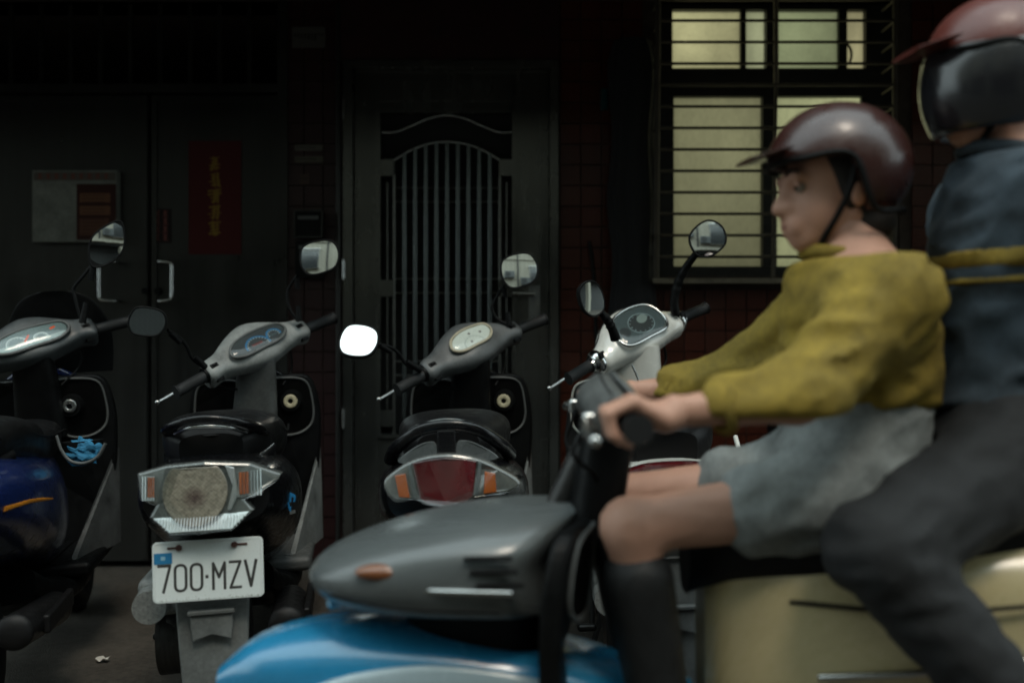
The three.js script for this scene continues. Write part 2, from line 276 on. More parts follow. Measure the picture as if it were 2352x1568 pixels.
// ---- papers and boxes
const print = (w, h, base, draw) => new THREE.MeshStandardMaterial({ map: canvasTex(w, h, (g, a, b) => { g.fillStyle = base; g.fillRect(0, 0, a, b); draw(g, a, b); }), roughness: .85 });
function frontUV(g) { g.computeBoundingBox(); const b = g.boundingBox, p = g.attributes.position, u = g.attributes.uv; for (let i = 0; i < p.count; i++) u.setXY(i, (p.getX(i) - b.min.x) / (b.max.x - b.min.x), (p.getY(i) - b.min.y) / (b.max.y - b.min.y)); return g; }
function poster(name, a, b, c, d, z, mat, label, cat) { return single(name, frontUV(R2(a, b, c, d, z, z + .003)), mat, label, cat); }
poster('paper_scroll', 430, 322, 551, 583, -.019, print(256, 560, '#460808', (g, w, h) => {
  g.strokeStyle = '#7d6420'; g.lineCap = 'round'; let s = 11; const r = () => (s = (s * 16807) % 2147483647) / 2147483647;
  for (let k = 0; k < 5; k++) { const y = 78 + k * 80; for (let i = 0; i < 4; i++) { g.lineWidth = 5 + 5 * r(); g.beginPath(); const yy = y + 6 + i * 17, a = 14 + 22 * r(); g.moveTo(128 - a, yy + 4); g.lineTo(128 + a * .9, yy - 3); g.stroke(); } for (let i = 0; i < 3; i++) { g.lineWidth = 5 + 6 * r(); const x = 112 + 32 * r(); g.beginPath(); g.moveTo(x, y + 8 * r()); g.quadraticCurveTo(x + 6 * (r() - .5), y + 34, x + 34 * (r() - .5), y + 66); g.stroke(); } }
  for (let i = 0; i < 300; i++) { g.fillStyle = `rgba(40,4,4,${.3 * r()})`; g.fillRect(r() * w, r() * h, 2 + 8 * r(), 1 + 3 * r()); }
}), 'red paper scroll with a column of gold brush writing on the grey door', 'scroll');
{
  const wb = single('notice_box', R2(78, 393, 272, 556, -.019, .02), new THREE.MeshStandardMaterial({ color: rgb(.25, .265, .24), roughness: .7, map: dust }), 'white notice box stuck with brown papers on the left door leaf', 'notice box');
  const pm = (n, a, b, c, d, z, m) => part(n, frontUV(R2(a, b, c, d, z, z + .003)), m, wb);
  pm('header', 82, 397, 268, 416, .021, print(512, 64, '#56514a', (g) => { g.fillStyle = '#7a2f24'; for (let i = 0; i < 9; i++) { g.fillRect(24 + i * 52, 14, 30, 5); g.fillRect(28 + i * 52, 28, 24, 5); g.fillRect(36 + i * 52, 12, 6, 40); g.fillRect(24 + i * 52, 44, 32, 5); } }));
  pm('paper', 180, 424, 270, 552, .021, print(256, 360, '#34120a', (g) => { g.fillStyle = '#6a4630'; g.fillRect(20, 60, 200, 60); g.fillRect(20, 140, 200, 60); g.fillStyle = '#5a3a2a'; g.fillRect(20, 220, 190, 110); g.fillStyle = '#2a0f08'; for (let y = 72; y < 320; y += 22) g.fillRect(34, y, 150, 4); }));
}
poster('door_notice', 345, 478, 389, 556, -.019, print(128, 224, '#160606', (g) => { g.fillStyle = '#8a5048'; for (let j = 0; j < 4; j++) for (let i = 0; i < 2; i++) { const x = 20 + i * 54, y = 14 + j * 52; g.fillRect(x, y, 32, 5); g.fillRect(x + 13, y, 6, 36); g.fillRect(x + 3, y + 16, 26, 5); g.fillRect(x - 2 + 4 * (j % 2), y + 34, 34, 5); } }), 'small dark notice with two columns of red characters between the door handles', 'notice');
for (const [a, b, c, d, col, lab] of [[678, 334, 742, 347, '#5d5a52', 'narrow grey sticker on the dark pillar, upper of two strips'], [678, 360, 744, 374, '#565348', 'narrow grey sticker on the dark pillar, lower of two strips'], [672, 64, 748, 112, '#4c4a46', 'torn grey paper sticker high on the dark pillar'], [690, 400, 712, 425, '#4a3a34', 'small square sticker on the dark pillar below the strips']])
  poster('sticker', a, b, c, d, .012, print(128, 32, col, (g, w, h) => { g.fillStyle = '#1d1b18'; for (let x = 8; x < w - 10; x += 13) g.fillRect(x, 10, 7, 3 + (x * 7) % 9); }), lab, 'sticker');
{
  const m = single('letter_box', R2(684, 488, 746, 548, .012, .07), M.blackPlastic, 'black letter box with thin bright rim on the dark pillar', 'letter box');
  const e = 2.5; part('rim', [R2(682, 486, 748, 490, .068, .076), R2(682, 546, 748, 550, .068, .076), R2(682, 490, 682 + 4, 546, .068, .076), R2(744, 490, 748, 546, .068, .076)], steelDull, m);
  part('flap', R2(692, 500, 738, 508, .071, .076), M.midPlastic, m);
  const n = single('letter_box', R2(684, 556, 746, 640, .012, .06), M.blackPlastic, 'black letter box below the rimmed box on the dark pillar', 'letter box');
  part('flap', R2(692, 566, 738, 574, .061, .066), M.midPlastic, n);
}
// ---- dark tarpaulin hanging between the tiles and the window, a leaning pole, a teal tag
{
  const rings = [];
  for (let k = 0; k <= 14; k++) {
    const py = 108 + k * 46, top = k === 0, c = W(1448, py), hw = (50 + 5 * Math.sin(k)) * WZ / F * (top ? .8 : 1), r = [];
    for (let i = 0; i < 60; i++) { const a = i / 60 * 2 * Math.PI; const f = 1 + .07 * Math.sin(a * 9 + .6 * Math.sin(k * .7)); r.push(V(c.x + hw * Math.cos(a) * f, c.y, -WZ + .085 + .07 * Math.sin(a) * f)); }
    rings.push(r);
  }
  single('tarpaulin', loft(rings, 2), new THREE.MeshStandardMaterial({ color: rgb(.008, .008, .009), roughness: .85, bumpMap: fineBump, bumpScale: .001 }), 'black folded tarpaulin hanging beside the barred window', 'tarpaulin');
  single('pole', tube([V(W(1352, 0).x, W(0, 556).y, -WZ + .05), V(W(1362, 0).x, W(0, 640).y, -WZ + .06), V(W(1368, 0).x, W(0, 900).y, -WZ + .1), V(W(1372, 0).x, .01, -WZ + .2)], .009, 40, 8), M.blackPlastic, 'thin black pole leaning on the tiles between door and tarpaulin', 'pole');
  single('hook_tag', rbox(.034, .1, .012, .005, W(1387, 0).x, W(0, 230).y, -WZ + .017), plastic(.01, .09, .1, .6), 'small dark teal tag on the tiles beside the tarpaulin', 'tag');
}
// ---- lit frosted window with its cage of bars
const frost = tex(256, (u, v) => { const a = fbm(u, v, 48, 91, 3, .7), b = fbm(u, v, 3, 12, 2); return 0.62 + .35 * (a - .5) + .35 * (b - .5) + .12; });
function pane(c, i, lampX, lampY) { const t = frost.clone(); t.repeat.set(1.2, 1.2); t.offset.set(i * .31, i * .17); t.needsUpdate = true;
  const lit = tex(128, (u, v) => { const r = Math.hypot((u - lampX) * .8, v - lampY), e = Math.min(1, Math.min(u, 1 - u) * 14) * Math.min(1, Math.min(v, 1 - v) * 18), n = fbm(u + i * .3, v, 40, 91 + i, 3, .75), w = fbm(u, v, 3, 12 + i, 2); return (.5 + .5 * Math.exp(-r * r * 2.2)) * (.8 + .2 * e) * (.86 + .34 * (n - .5) + .3 * (w - .5)); }); lit.wrapS = lit.wrapT = THREE.ClampToEdgeWrapping;
  return new THREE.MeshStandardMaterial({ color: rgb(.12, .12, .1), roughness: .3, emissive: rgb(...c), emissiveMap: lit, emissiveIntensity: .235, bumpMap: t, bumpScale: .002 }); }
{
  const t = thing('window', 'lit frosted window of six panes in dark frames on the tiled wall', 'window', V(W(1780, 0).x, W(0, 634).y, -WZ));
  const pt = (n, g, m, par = t) => part(n, rel(t, Array.isArray(g) ? join(g) : g), m, par);
  const fr = new THREE.MeshStandardMaterial({ color: rgb(.03, .03, .028), roughness: .5, metalness: .3, map: dust });
  pt('frame', [R2(1506, 2, 1548, 634, -.12, -.04), R2(1997, 2, 2068, 634, -.12, -.04), R2(1548, 2, 1997, 15, -.12, -.04), R2(1548, 151, 1997, 216, -.12, -.04), R2(1548, 610, 1997, 634, -.12, -.04)], fr);
  pt('mullion', [R2(1765, 15, 1793, 151, -.119, -.03), R2(1757, 216, 1789, 610, -.119, -.03)], fr);
  pt('sash', [R2(1708, 15, 1720, 151, -.115, -.05), R2(1936, 15, 1955, 151, -.115, -.05), R2(1546, 216, 1552, 610, -.115, -.05), R2(1989, 216, 1997, 610, -.115, -.05)], fr);
  const ps = [[1548, 15, 1708, 151, [1, .96, .5]], [1720, 15, 1765, 151, [.72, .76, .44]], [1793, 15, 1936, 151, [.55, .62, .33]], [1955, 15, 1997, 151, [.74, .68, .37]], [1552, 216, 1757, 610, [.46, .455, .245]], [1789, 216, 1989, 610, [1.05, 1.1, .58]]];
  ps.forEach(([a, b, c, d, col], i) => { const g = R2(a, b, c, d, -.085, -.08); pt('pane', frontUV(g), pane(col, i, ...[[.1, .7], [.9, .5], [.1, .6], [.6, .3], [.5, .9], [1, .85]][i])); });
  const l = new THREE.RectAreaLight(rgb(.95, .95, .55), .14, W(1997, 0).x - W(1548, 0).x, winT - winB); l.position.set(W(1780, 0).x, (winT + winB) / 2, -WZ - .02); l.lookAt(W(1780, 0).x, (winT + winB) / 2, 0); scene.add(l);
  const c = t.worldToLocal(V(W(1960, 20).x, W(0, 20).y, -WZ - .03)); // a stray cord inside the upper right pane
  const Q = (x, y) => { const p = W(x, y); return V(p.x, p.y, -WZ - .074); };
  pt('cord', tube([Q(1948, 16), Q(1950, 60), Q(1956, 85), Q(1966, 100), Q(1969, 118), Q(1965, 134)], .006, 30, 6), M.blackPlastic);
}
{
  const CZ = .16, t = thing('window_cage', 'rusty iron security cage of horizontal bars in front of the lit window', 'window grille', V(W(1780, 0).x, W(0, 645).y, -WZ));
  const iron = new THREE.MeshStandardMaterial({ color: rgb(.10, .085, .065), roughness: .75, metalness: .3, map: dust });
  const ironPale = new THREE.MeshStandardMaterial({ color: rgb(.22, .19, .14), roughness: .7, metalness: .3, map: dust });
  const A = (px, py) => { const p = PX(px, py, WZ - CZ); return p; };
  const pt = (n, g, m) => part(n, rel(t, Array.isArray(g) ? join(g) : g), m, t);
  for (const x of [1512, 2058]) pt('upright', rod(A(x, -30), A(x - 4, 646), .012), iron);
  pt('upright', rod(A(1783, -30), A(1783, 190), .011), ironPale); pt('upright', rod(A(1783, 190), A(1776, 646), .008), iron);
  for (let y = -2; y < 620; y += 49.3) pt('bar', [rod(A(1512, y), A(2058, y), .0068, .0068, 8), ...[1512, 2058].map(x => rod(A(x, y), V(A(x, y).x, A(x, y).y, -WZ), .0058, .0058, 6))], iron);
  pt('sill_rail', box(A(2066, 0).x - A(1500, 0).x, .022, .03, (A(2066, 0).x + A(1500, 0).x) / 2, A(0, 645).y, -WZ + CZ), ironPale);
  pt('bottom_tray', box(A(2060, 0).x - A(1506, 0).x, .008, CZ - .02, (A(2066, 0).x + A(1500, 0).x) / 2, A(0, 645).y, -WZ + CZ / 2 - .005), iron);
  for (const x of [1512, 2058]) pt('side_rail', rod(A(x, 645), V(A(x, 645).x, A(0, 645).y, -WZ), .01), iron);
}
{ // louvred window at the right edge
  const t = thing('louvre_window', 'dark louvred window at the right end of the tiled wall', 'window', V(W(2400, 0).x, W(0, 420).y, -WZ));
  const pt = (n, g, m) => part(n, rel(t, Array.isArray(g) ? join(g) : g), m, t);
  pt('frame', [R2(2262, -20, 2278, 430, .012, .06), R2(2560, -20, 2576, 430, .012, .06), R2(2278, 414, 2560, 430, .012, .06), R2(2278, -20, 2560, -4, .012, .06)], steelDull);
  for (let y = 10; y < 410; y += 26) pt('slat', R2(2278, y, 2560, y + 19, .014, .03).translate(0, 0, 0), steelDull);
}
single('paper_scrap', (() => { const g = new THREE.PlaneGeometry(.04, .03, 3, 3).rotateX(-Math.PI / 2); bend(g, v => { v.y = .006 + .012 * Math.abs(Math.sin(v.x * 90 + v.z * 40)); }); const p = PX(236, 1520, 3.26); return g.translate(p.x, 0, p.z); })(), new THREE.MeshStandardMaterial({ color: rgb(.6, .58, .53), roughness: .9, side: THREE.DoubleSide }), 'small crumpled white paper scrap on the ground between the left scooters', 'litter');
// ------------------------------------------------------------------ motor scooters: local x right, y up, -z the way they head; origin on the ground between the wheels
const RX = V(1, 0, 0), UY = V(0, 1, 0), BZ = V(0, 0, 1);
const sec = (z, cy, hw, ht, hb, p = 2.8, x = 0) => ring(V(x, cy, z), RX, UY, hw, ht, p, 40, hb);
function wheel(name, t, z, rimMat, x = 0) {
  const R = .213, prof = [];
  const tyre = new THREE.TorusGeometry(R - .05, .05, 18, 56).rotateY(Math.PI / 2).scale(1.0, 1, 1);
  const grooves = []; for (let i = 0; i < 40; i++) { const a = i / 40 * 2 * Math.PI; for (const s of [-1, 1]) grooves.push(new THREE.BoxGeometry(.024, .004, .006).rotateY(s * .5).translate(s * .022, R - .004, 0).rotateX(a)); }
  const rim = [new THREE.LatheGeometry([[.112, -.032], [.128, -.036], [.13, -.03], [.118, -.02], [.112, 0], [.118, .02], [.13, .03], [.128, .036], [.112, .032]].map(p => new THREE.Vector2(p[0], p[1])), 48).rotateZ(Math.PI / 2), new THREE.CylinderGeometry(.04, .04, .07, 24).rotateZ(Math.PI / 2)];
  for (let i = 0; i < 5; i++) rim.push(rbox(.026, .1, .03, .008, 0, .075, 0).rotateX(i / 5 * 2 * Math.PI));
  const w = part(name, join(rim).translate(x, R, z), rimMat, t);
  part('tyre', join([tyre, ...grooves]).translate(x, R, z), M.rubber, w);
}
function mirrorShape(kind, w, h) {
  const k = { round: [[-.48, -.1], [-.36, -.42], [0, -.5], [.34, -.4], [.5, -.02], [.42, .36], [.08, .5], [-.34, .42]], angular: [[-.5, -.08], [-.46, -.5], [-.1, -.5], [.4, -.2], [.5, .22], [.42, .5], [.05, .42], [-.36, .18]], oval: [[-.48, -.12], [-.3, -.42], [0, -.5], [.32, -.42], [.5, 0], [.36, .4], [0, .5], [-.34, .38]] }[kind];
  return smoothOutline(k.map(p => [p[0] * w, p[1] * h]), 48);
}
function mirror(t, m) { // m: glass centre, size, roll, where its reflection looks, stem points - all in world metres
  const c = m.at, view = c.clone().sub(V(0, EYE, 0)).normalize(), n = m.look.clone().normalize().sub(view).normalize();
  let up = V(Math.sin(m.roll || 0), Math.cos(m.roll || 0), 0); up.addScaledVector(n, -up.dot(n)).normalize(); const rt = up.clone().cross(n).normalize();
  const B = new THREE.Matrix4().makeBasis(rt, up, n).setPosition(c), inv = t.matrixWorld.clone().invert(), X = g => g.applyMatrix4(B).applyMatrix4(inv);
  const o = mirrorShape(m.kind || 'round', m.w, m.h), big = o.map(p => [p[0] * 1.07, p[1] * 1.07]);
  const dome = loft([1.0, 1.04, 1, .9, .7, .35].map((s, i) => big.map(p => V(p[0] * s, p[1] * s, [.004, -.004, -.014, -.026, -.036, -.043][i]))), 3);
  const rim = tube(big.map(p => V(p[0], p[1], .003)), .0032, 96, 8, true);
  const stem = m.stem.map(p => p.clone().applyMatrix4(inv));
  const st = [tube(stem, m.r || .006, 30, 10)];
  if (m.boot) { const a = stem[0], b = stem[stem.length - 1], d = b.clone().sub(a); st.push(rod(a, a.clone().addScaledVector(d, .34), .0125, .009)); st.push(rod(b.clone().addScaledVector(d, -.3), b.clone().addScaledVector(d, -.06), .009, .0115)); }
  if (m.fat) { const P = new THREE.CatmullRomCurve3(stem), rs = []; for (let i = 0; i <= 16; i++) { const q = P.getPoint(i / 16), d = P.getTangent(i / 16), s = V(0, 0, 1).cross(d).normalize(), u = d.clone().cross(s); const rad = m.fat[0] + (m.fat[1] - m.fat[0]) * i / 16 + (i > 6 && i < 12 && i % 2 ? .003 : 0); rs.push(ring(q, s, u, rad, rad, 2, 24)); } st.push(loft(rs, 2)); }
  const h = part('mirror', join([X(join([dome, rim])), ...st]), m.mat || M.blackPlastic, t);
  const gl = []; const S = 8; // slightly convex glass
  const rings = []; for (let i = 0; i <= S; i++) { const s = 1 - i / S * .999; rings.push(o.map(p => { const x = p[0] * s, y = p[1] * s; return V(x, y, .0045 + (.0022 - (x * x + y * y) / (2 * 1.1))); })); }
  part('mirror_glass', X(loft(rings, 1)), M.mirror, h);
}
function makeScooter(c) {
  const t = thing(c.name || 'motor_scooter', c.label, 'scooter', c.pos, c.group);
  t.rotation.set(0, c.yaw || 0, c.roll || 0, 'YXZ'); t.updateMatrixWorld(true);
  const p = (n, g, m, par = t, l) => part(n, g, m, par, l);
  const hy = c.hy ?? 1.02, hz = c.hz ?? -.26, Hd = V(c.hx || 0, hy, hz), rake = .47, axis = V(0, Math.cos(rake), Math.sin(rake)).normalize();
  const Rm = new THREE.Matrix4().makeRotationAxis(axis, c.steer || 0).multiply(new THREE.Matrix4().makeRotationZ(c.tilt || 0)), st = g => g.applyMatrix4(Rm).translate(Hd.x, Hd.y, Hd.z);
  const body = c.body || M.blackPaint, inner = c.inner || M.midPlastic, bar = c.bar || M.greyPlastic, retro = !!c.retro;
  // wheels and running gear
  wheel('rear_wheel', t, .62, c.rim || M.darkAlloy); wheel('front_wheel', t, -.68, c.rim || M.darkAlloy);
  p('fork', [rod(V(-.085, .215, -.68), V(-.07, .5, -.52), .018), rod(V(.085, .215, -.68), V(.07, .5, -.52), .018), rod(V(0, .5, -.51), V(0, .9, -.32), .025), rbox(.2, .03, .05, .01, 0, .5, -.52)], M.darkAlloy, t);
  if (c.bigFender) {
    const rs = []; for (const [z, cy, hw, ht, hb] of [[-1.02, .42, .035, .03, .04], [-.95, .44, .08, .065, .10], [-.84, .45, .115, .085, .15], [-.70, .455, .135, .088, .17], [-.54, .45, .14, .08, .16], [-.38, .435, .13, .06, .11], [-.25, .42, .09, .035, .05], [-.15, .415, .02, .012, .015]]) rs.push(sec(z, cy, hw, ht, hb, 2.5));
    const f = p('front_fender', loft(rs, 4), M.cyanPaint, t, 'bright blue front fender');
    const pl = []; for (const s of [-1, 1]) { const r2 = []; for (const [z, cy, h] of [[-.86, .43, .01], [-.76, .445, .03], [-.62, .45, .042], [-.46, .44, .034], [-.34, .43, .008]]) r2.push(ring(V(s * .13, cy, z), RX, UY, .014, h, 2.4, 24)); pl.push(loft(r2, 4)); }
    p('fender_flash', pl, M.palePaint, f);
  } else {
    const rs = []; for (let i = 0; i <= 10; i++) { const a = -.55 + i / 10 * 2.3, R = .245; rs.push(ring(V(0, .213 + Math.cos(a) * R, -.68 - Math.sin(a) * R), RX, V(0, Math.cos(a), -Math.sin(a)), .075 * (i === 0 || i === 10 ? .7 : 1), .02, 3, 28, .03)); }
    p('front_fender', loft(rs, 2), c.fender || body, t);
  }
  p('engine_case', [rbox(.1, .16, .62, .05, -.125, .27, .4), new THREE.CylinderGeometry(.1, .1, .09, 32).rotateZ(Math.PI / 2).translate(-.13, .26, .62), new THREE.CylinderGeometry(.085, .085, .1, 32).rotateZ(Math.PI / 2).translate(-.13, .27, .18)], M.darkAlloy, t);
  p('air_box', [rbox(.11, .1, .3, .025, -.15, .40, .62), new THREE.CylinderGeometry(.042, .045, .06, 24).rotateX(Math.PI / 2).translate(-.165, .39, .79)], M.greyPlastic, t);
  p('kick_starter', [rod(V(-.19, .25, .2), V(-.2, .2, .38), .009), rbox(.06, .022, .03, .01, -.215, .2, .39)], M.darkAlloy, t);
  p('exhaust', [rod(V(.1, .2, .05), V(.14, .24, .35), .02), rod(V(.15, .25, .32), V(.17, .32, .82), .05, .045, 24), rbox(.02, .05, .3, .008, .215, .3, .55), ball(V(.17, .32, .82), .046, 1, 1, .5)], plastic(.014, .014, .015, .6, { spec: .5 }), t);
  { const a = V(-.1, .3, .66), b = V(-.1, .56, .56), pts = []; for (let i = 0; i <= 120; i++) { const k = i / 120; pts.push(a.clone().lerp(b, k).add(V(.03 * Math.cos(k * 50), 0, .03 * Math.sin(k * 50)))); } p('rear_shock', [tube(pts, .005, 240, 6), rod(a, b, .012)], c.shock || M.darkAlloy, t); }
  p('side_stand', [rod(V(-.12, .22, .0), V(-.2 , .01, .06), .011), rbox(.05, .012, .04, .005, -.2, .01, .06)], M.darkAlloy, t);
  // rear body and seat
  const rear = retro
    ? [[-.08, .53, .10, .2, .22], [.05, .53, .16, .2, .22], [.25, .55, .205, .19, .22], [.5, .57, .225, .18, .2], [.72, .6, .205, .15, .16], [.86, .63, .15, .11, .11], [.93, .645, .09, .06, .06]]
    : [[-.13, .51, .05, .14, .16], [-.09, .52, .1, .19, .2], [.05, .52, .15, .2, .2], [.25, .56, .185, .17, .19], [.48, .6, .205, .145, .17], [.7, .645, .2, .115, .13], [.84, .665, .175, .09, .1], [.905, .67, .15, .07, .075]];
  const bd = p('rear_body', loft(rear.map(a => sec(...a, 2.5)), 5), body, t);
  if (c.stripe) { const r2 = s => [[.1, .57], [.3, .6], [.5, .63], [.7, .655], [.84, .66]].map(([z, y]) => { const k = rear.findIndex(q => q[0] >= z), A = rear[Math.max(0, k - 1)], B = rear[Math.max(1, k)], f = (z - A[0]) / (B[0] - A[0] || 1), hw = A[2] + (B[2] - A[2]) * f; return ring(V(s * (hw - .004), y - .03, z), RX, UY, .005, .0065, 2.4, 20); }); p('stripe', [loft(r2(1), 4), loft(r2(-1), 4)], plastic(.6, .22, .02, .5), bd); }
  const seatT = c.seatTop ?? .80;
  p('seat', [loft([[-.16, seatT - .07, .06, .03], [-.1, seatT - .05, .11, .05], [.1, seatT - .05, .145, .055], [.28, seatT - .045, .155, .055], [.38, seatT - .02, .16, .06], [.55, seatT, .155, .06], [.72, seatT, .13, .05], [.79, seatT - .015, .08, .03]].map(([z, y, w, h]) => sec(z, y, w, h, .09, 2.7)), 5),
    tube([V(-.145, seatT - .035, 0), V(-.158, seatT - .03, .3), V(-.15, seatT + .005, .55), V(-.115, seatT + .01, .72), V(0, seatT + .01, .79), V(.115, seatT + .01, .72), V(.15, seatT + .005, .55), V(.158, seatT - .03, .3), V(.145, seatT - .035, 0)], .004, 60, 6)], c.seatMat || M.seat, t);
  if (c.rail) c.rail(t, p, seatT);
  // floor board, leg shield with glove pocket, steering stem
  p('floor_board', [rbox(.4, .05, .44, .02, 0, .295, -.2), ...[-.12, -.06, 0, .06, .12].map(x => rbox(.025, .006, .36, .003, x, .322, -.2))], inner, t);
  p('lower_cover', loft([sec(-.5, .3, .1, .05, .06), sec(-.2, .24, .16, .05, .05), sec(.1, .25, .14, .05, .06), sec(.3, .33, .1, .06, .06)], 3), M.blackPlastic, t);
  const LS = y => c.shieldTop ? .29 + (y - .29) * c.shieldTop : y;
  const so = smoothOutline((retro ? [[-.06, .94], [-.2, .86], [-.24, .66], [-.2, .42], [-.14, .31], [0, .29], [.14, .31], [.2, .42], [.24, .66], [.2, .86], [.06, .94], [0, .95]] : [[-.08, .925], [-.2, .915], [-.235, .82], [-.235, .66], [-.2, .45], [-.15, .31], [0, .29], [.15, .31], [.2, .45], [.235, .66], [.235, .82], [.2, .915], [.08, .925], [0, .94]]).map(q => [q[0], LS(q[1])]), 70);
  const curve = v => { v.z += -.9 * v.x * v.x + .0 - (v.y - .3) * -.0; };
  const ls = p('leg_shield', bend(slab(so, .035, .01).translate(0, 0, -.4), v => { v.z += -1.1 * v.x * v.x + (v.y - .3) * .08; }), c.shieldIn || M.blackPlastic, t);
  const zAt = (x, y) => -.4 + .035 - 1.1 * x * x + (y - .3) * .08;
  const pocket = s => [[.045, .9], [.12, .912], [.19, .895], [.212, .82], [.207, .74], [.165, .705], [.09, .705], [.06, .74]].map(q => [s * q[0], LS(q[1])]);
  for (const s of [-1, 1]) {
    const o = smoothOutline(pocket(s), 40);
    p('pocket', bend(slab(s > 0 ? o : o.slice().reverse(), .003, 0).translate(0, 0, .0005), v => { v.z += zAt(v.x, v.y); }), plastic(.002, .002, .002, .9, { spec: .15 }), ls);
    p('pocket_rim', tube(o.map(q => V(q[0], q[1], zAt(q[0], q[1]) + .004)), .0045, 90, 8, true), c.rimMat || M.midPlastic, ls);
  }
  { // ignition lock
    const lx = c.lock ? c.lock[0] : .135, ly = LS(c.lock ? c.lock[1] : .825), z = zAt(lx, ly);
    const lk = p('ignition_lock', new THREE.CylinderGeometry(.036, .045, .03, 32).rotateX(Math.PI / 2).translate(lx, ly, z + .012), M.blackPlastic, ls);
    p('lock_ring', new THREE.LatheGeometry([[.009, 0], [.009, .006], [.012, .0085], [.022, .0085], [.025, .006], [.025, 0]].map(q => new THREE.Vector2(...q)), 36).rotateX(Math.PI / 2).translate(lx, ly, z + .027), c.ringMat || M.cream, ls);
  }
  if (!c.bigFender) for (const s of [-1, 1]) { // side skirts under the shield
    const g = new THREE.BufferGeometry(), P = [[.225, .64, -.43], [.215, .312, -.36], [.125, .312, -.03], [.232, .64, -.46], [.228, .3, -.40], [.14, .3, -.01]].map(q => V(s * q[0], q[1], q[2])), pos = [];
    for (const f of [[0, 1, 2], [3, 5, 4], [0, 3, 4], [0, 4, 1], [1, 4, 5], [1, 5, 2], [2, 5, 3], [2, 3, 0]]) for (const i of (s > 0 ? f : [f[0], f[2], f[1]])) pos.push(P[i].x, P[i].y, P[i].z);
    g.setAttribute('position', new THREE.Float32BufferAttribute(pos, 3)); g.setAttribute('uv', new THREE.Float32BufferAttribute(new Float32Array(pos.length / 3 * 2).map((_, i) => pos[(i >> 1) * 3 + 1 + (i & 1)]), 2)); g.computeVertexNormals();
    p('side_skirt', g, c.skirt || M.greyPlastic, t);
  }
  p('front_shield', loft(c.bigFender
    ? [[.575, -.50, .14, .22], [.585, -.52, .175, .29], [.62, -.53, .195, .32], [.66, -.53, .2, .30], [.70, -.51, .19, .23], [.735, -.48, .14, .13], [.755, -.45, .06, .05]].map(([y, z, a, b]) => ring(V(0, y, z), RX, V(0, 0, -1), a, b, 2.5, 40, .12))
    : [[.34, -.42, .14, .03], [.45, -.46, .19, .07], [.62, -.47, .225, .09], [.78, -.44, .215, .08], [.88, -.40, .17, .06], [.95, -.35, .08, .04]].map(([y, z, a, b]) => ring(V(0, y, z), RX, V(0, 0, -1), a, b, 2.5, 40, .035)), 4), c.front || body, t);
  if (c.bigFender) p('under_cowl', loft([[.36, -.44, .07, .05], [.44, -.49, .09, .1], [.52, -.5, .10, .16], [.59, -.5, .13, .2]].map(([y, z, a, b]) => ring(V(0, y, z), RX, V(0, 0, -1), a, b, 2.5, 40, .09)), 3), M.blackPlastic, t);
  const stemTop = Hd.clone().add(V(0, -.03, 0)), stemBot = V(0, .72, -.33);
  p('steering_stem', loft([0, .3, .6, 1].map(k => { const q = stemBot.clone().lerp(stemTop, k), w = .085 - .02 * k; return ring(q, RX, V(0, .3, -1).normalize(), w, .05, 3.4, 32); }), 3), c.stemMat || inner, t);
  // handlebar
  const N = V(0, .62, .78).normalize(), Wd = V(0, .78, -.62).normalize();
  const hs = c.barSecs || [[-.215, .034, .036, -.004, -.012], [-.2, .043, .042, -.002, -.012], [-.155, .046, .038, .004, -.006], [-.105, .066, .038, .012, -.004], [-.05, .086, .042, .016, 0], [0, .094, .046, .018, 0], [.05, .086, .042, .016, 0], [.105, .066, .038, .012, -.004], [.155, .046, .038, .004, -.006], [.2, .043, .042, -.002, -.012], [.215, .034, .036, -.004, -.012]];
  const cover = p('handlebar_cover', st(loft(hs.map(([x, a, b, ow, on]) => ring(V(x, 0, 0).addScaledVector(Wd, ow).addScaledVector(N, on), Wd, N, a, b, c.barP || 3.2, 44, b * 1.1)), 4)), bar, t);
  p('seam', st(tube(hs.slice(1, -1).map(([x, a, b, ow, on]) => V(x, 0, 0).addScaledVector(Wd, ow + a * .93).addScaledVector(N, on + b * .55)), .0022, 60, 6)), M.blackPlastic, cover);
  for (const s of [-1, 1]) {
    const ga = V(s * .215, -.008, -.004), gb = V(s * .345, -.014, .012);
    const rs = []; for (let i = 0; i <= 40; i++) { const q = ga.clone().lerp(gb, i / 40), rad = i < 2 || i > 38 ? .0235 : .0198 + (i % 2 ? .0008 : 0); rs.push(ring(q, V(0, 1, 0), V(0, 0, 1), rad, rad, 2, 24)); }
    p('grip', st(loft(rs, 1)), M.rubber, t);
    p('brake_lever', st(join([tube([V(s * .17, -.012, -.045), V(s * .23, -.012, -.062), V(s * .30, -.02, -.066), V(s * .385, -.026, -.058)], .0065, 30, 10), ball(V(s * .388, -.026, -.058), .0095), rbox(.04, .03, .03, .008, s * .19, -.012, -.05)])), M.alloy, t);
    const b1 = V(s * .185, 0, 0).addScaledVector(N, .026).addScaledVector(Wd, -.004);
    const sw = p('switch', st(join([rbox(.032, .02, .012, .004, 0, 0, 0), rbox(.016, .009, .014, .003, 0, -.0, .006)].map(g => g.rotateX(-.66).translate(b1.x, b1.y, b1.z)))), M.blackPlastic, cover);
    const b2 = V(s * .185, -.034, .022); p('switch', st(rbox(.03, .018, .02, .004, b2.x, b2.y, b2.z)), M.blackPlastic, cover);
    p('pod_ring', st(rod(V(s * .212, -.006, -.004), V(s * .222, -.006, -.004), .029, .027, 28)), M.blackPlastic, cover);
  }
  p('cable', st(tube([V(-.16, -.02, -.05), V(-.15, -.07, -.075), V(-.10, -.11, -.04), V(-.05, -.14, -.02)], .0042, 30, 7)), M.blackPlastic, cover);
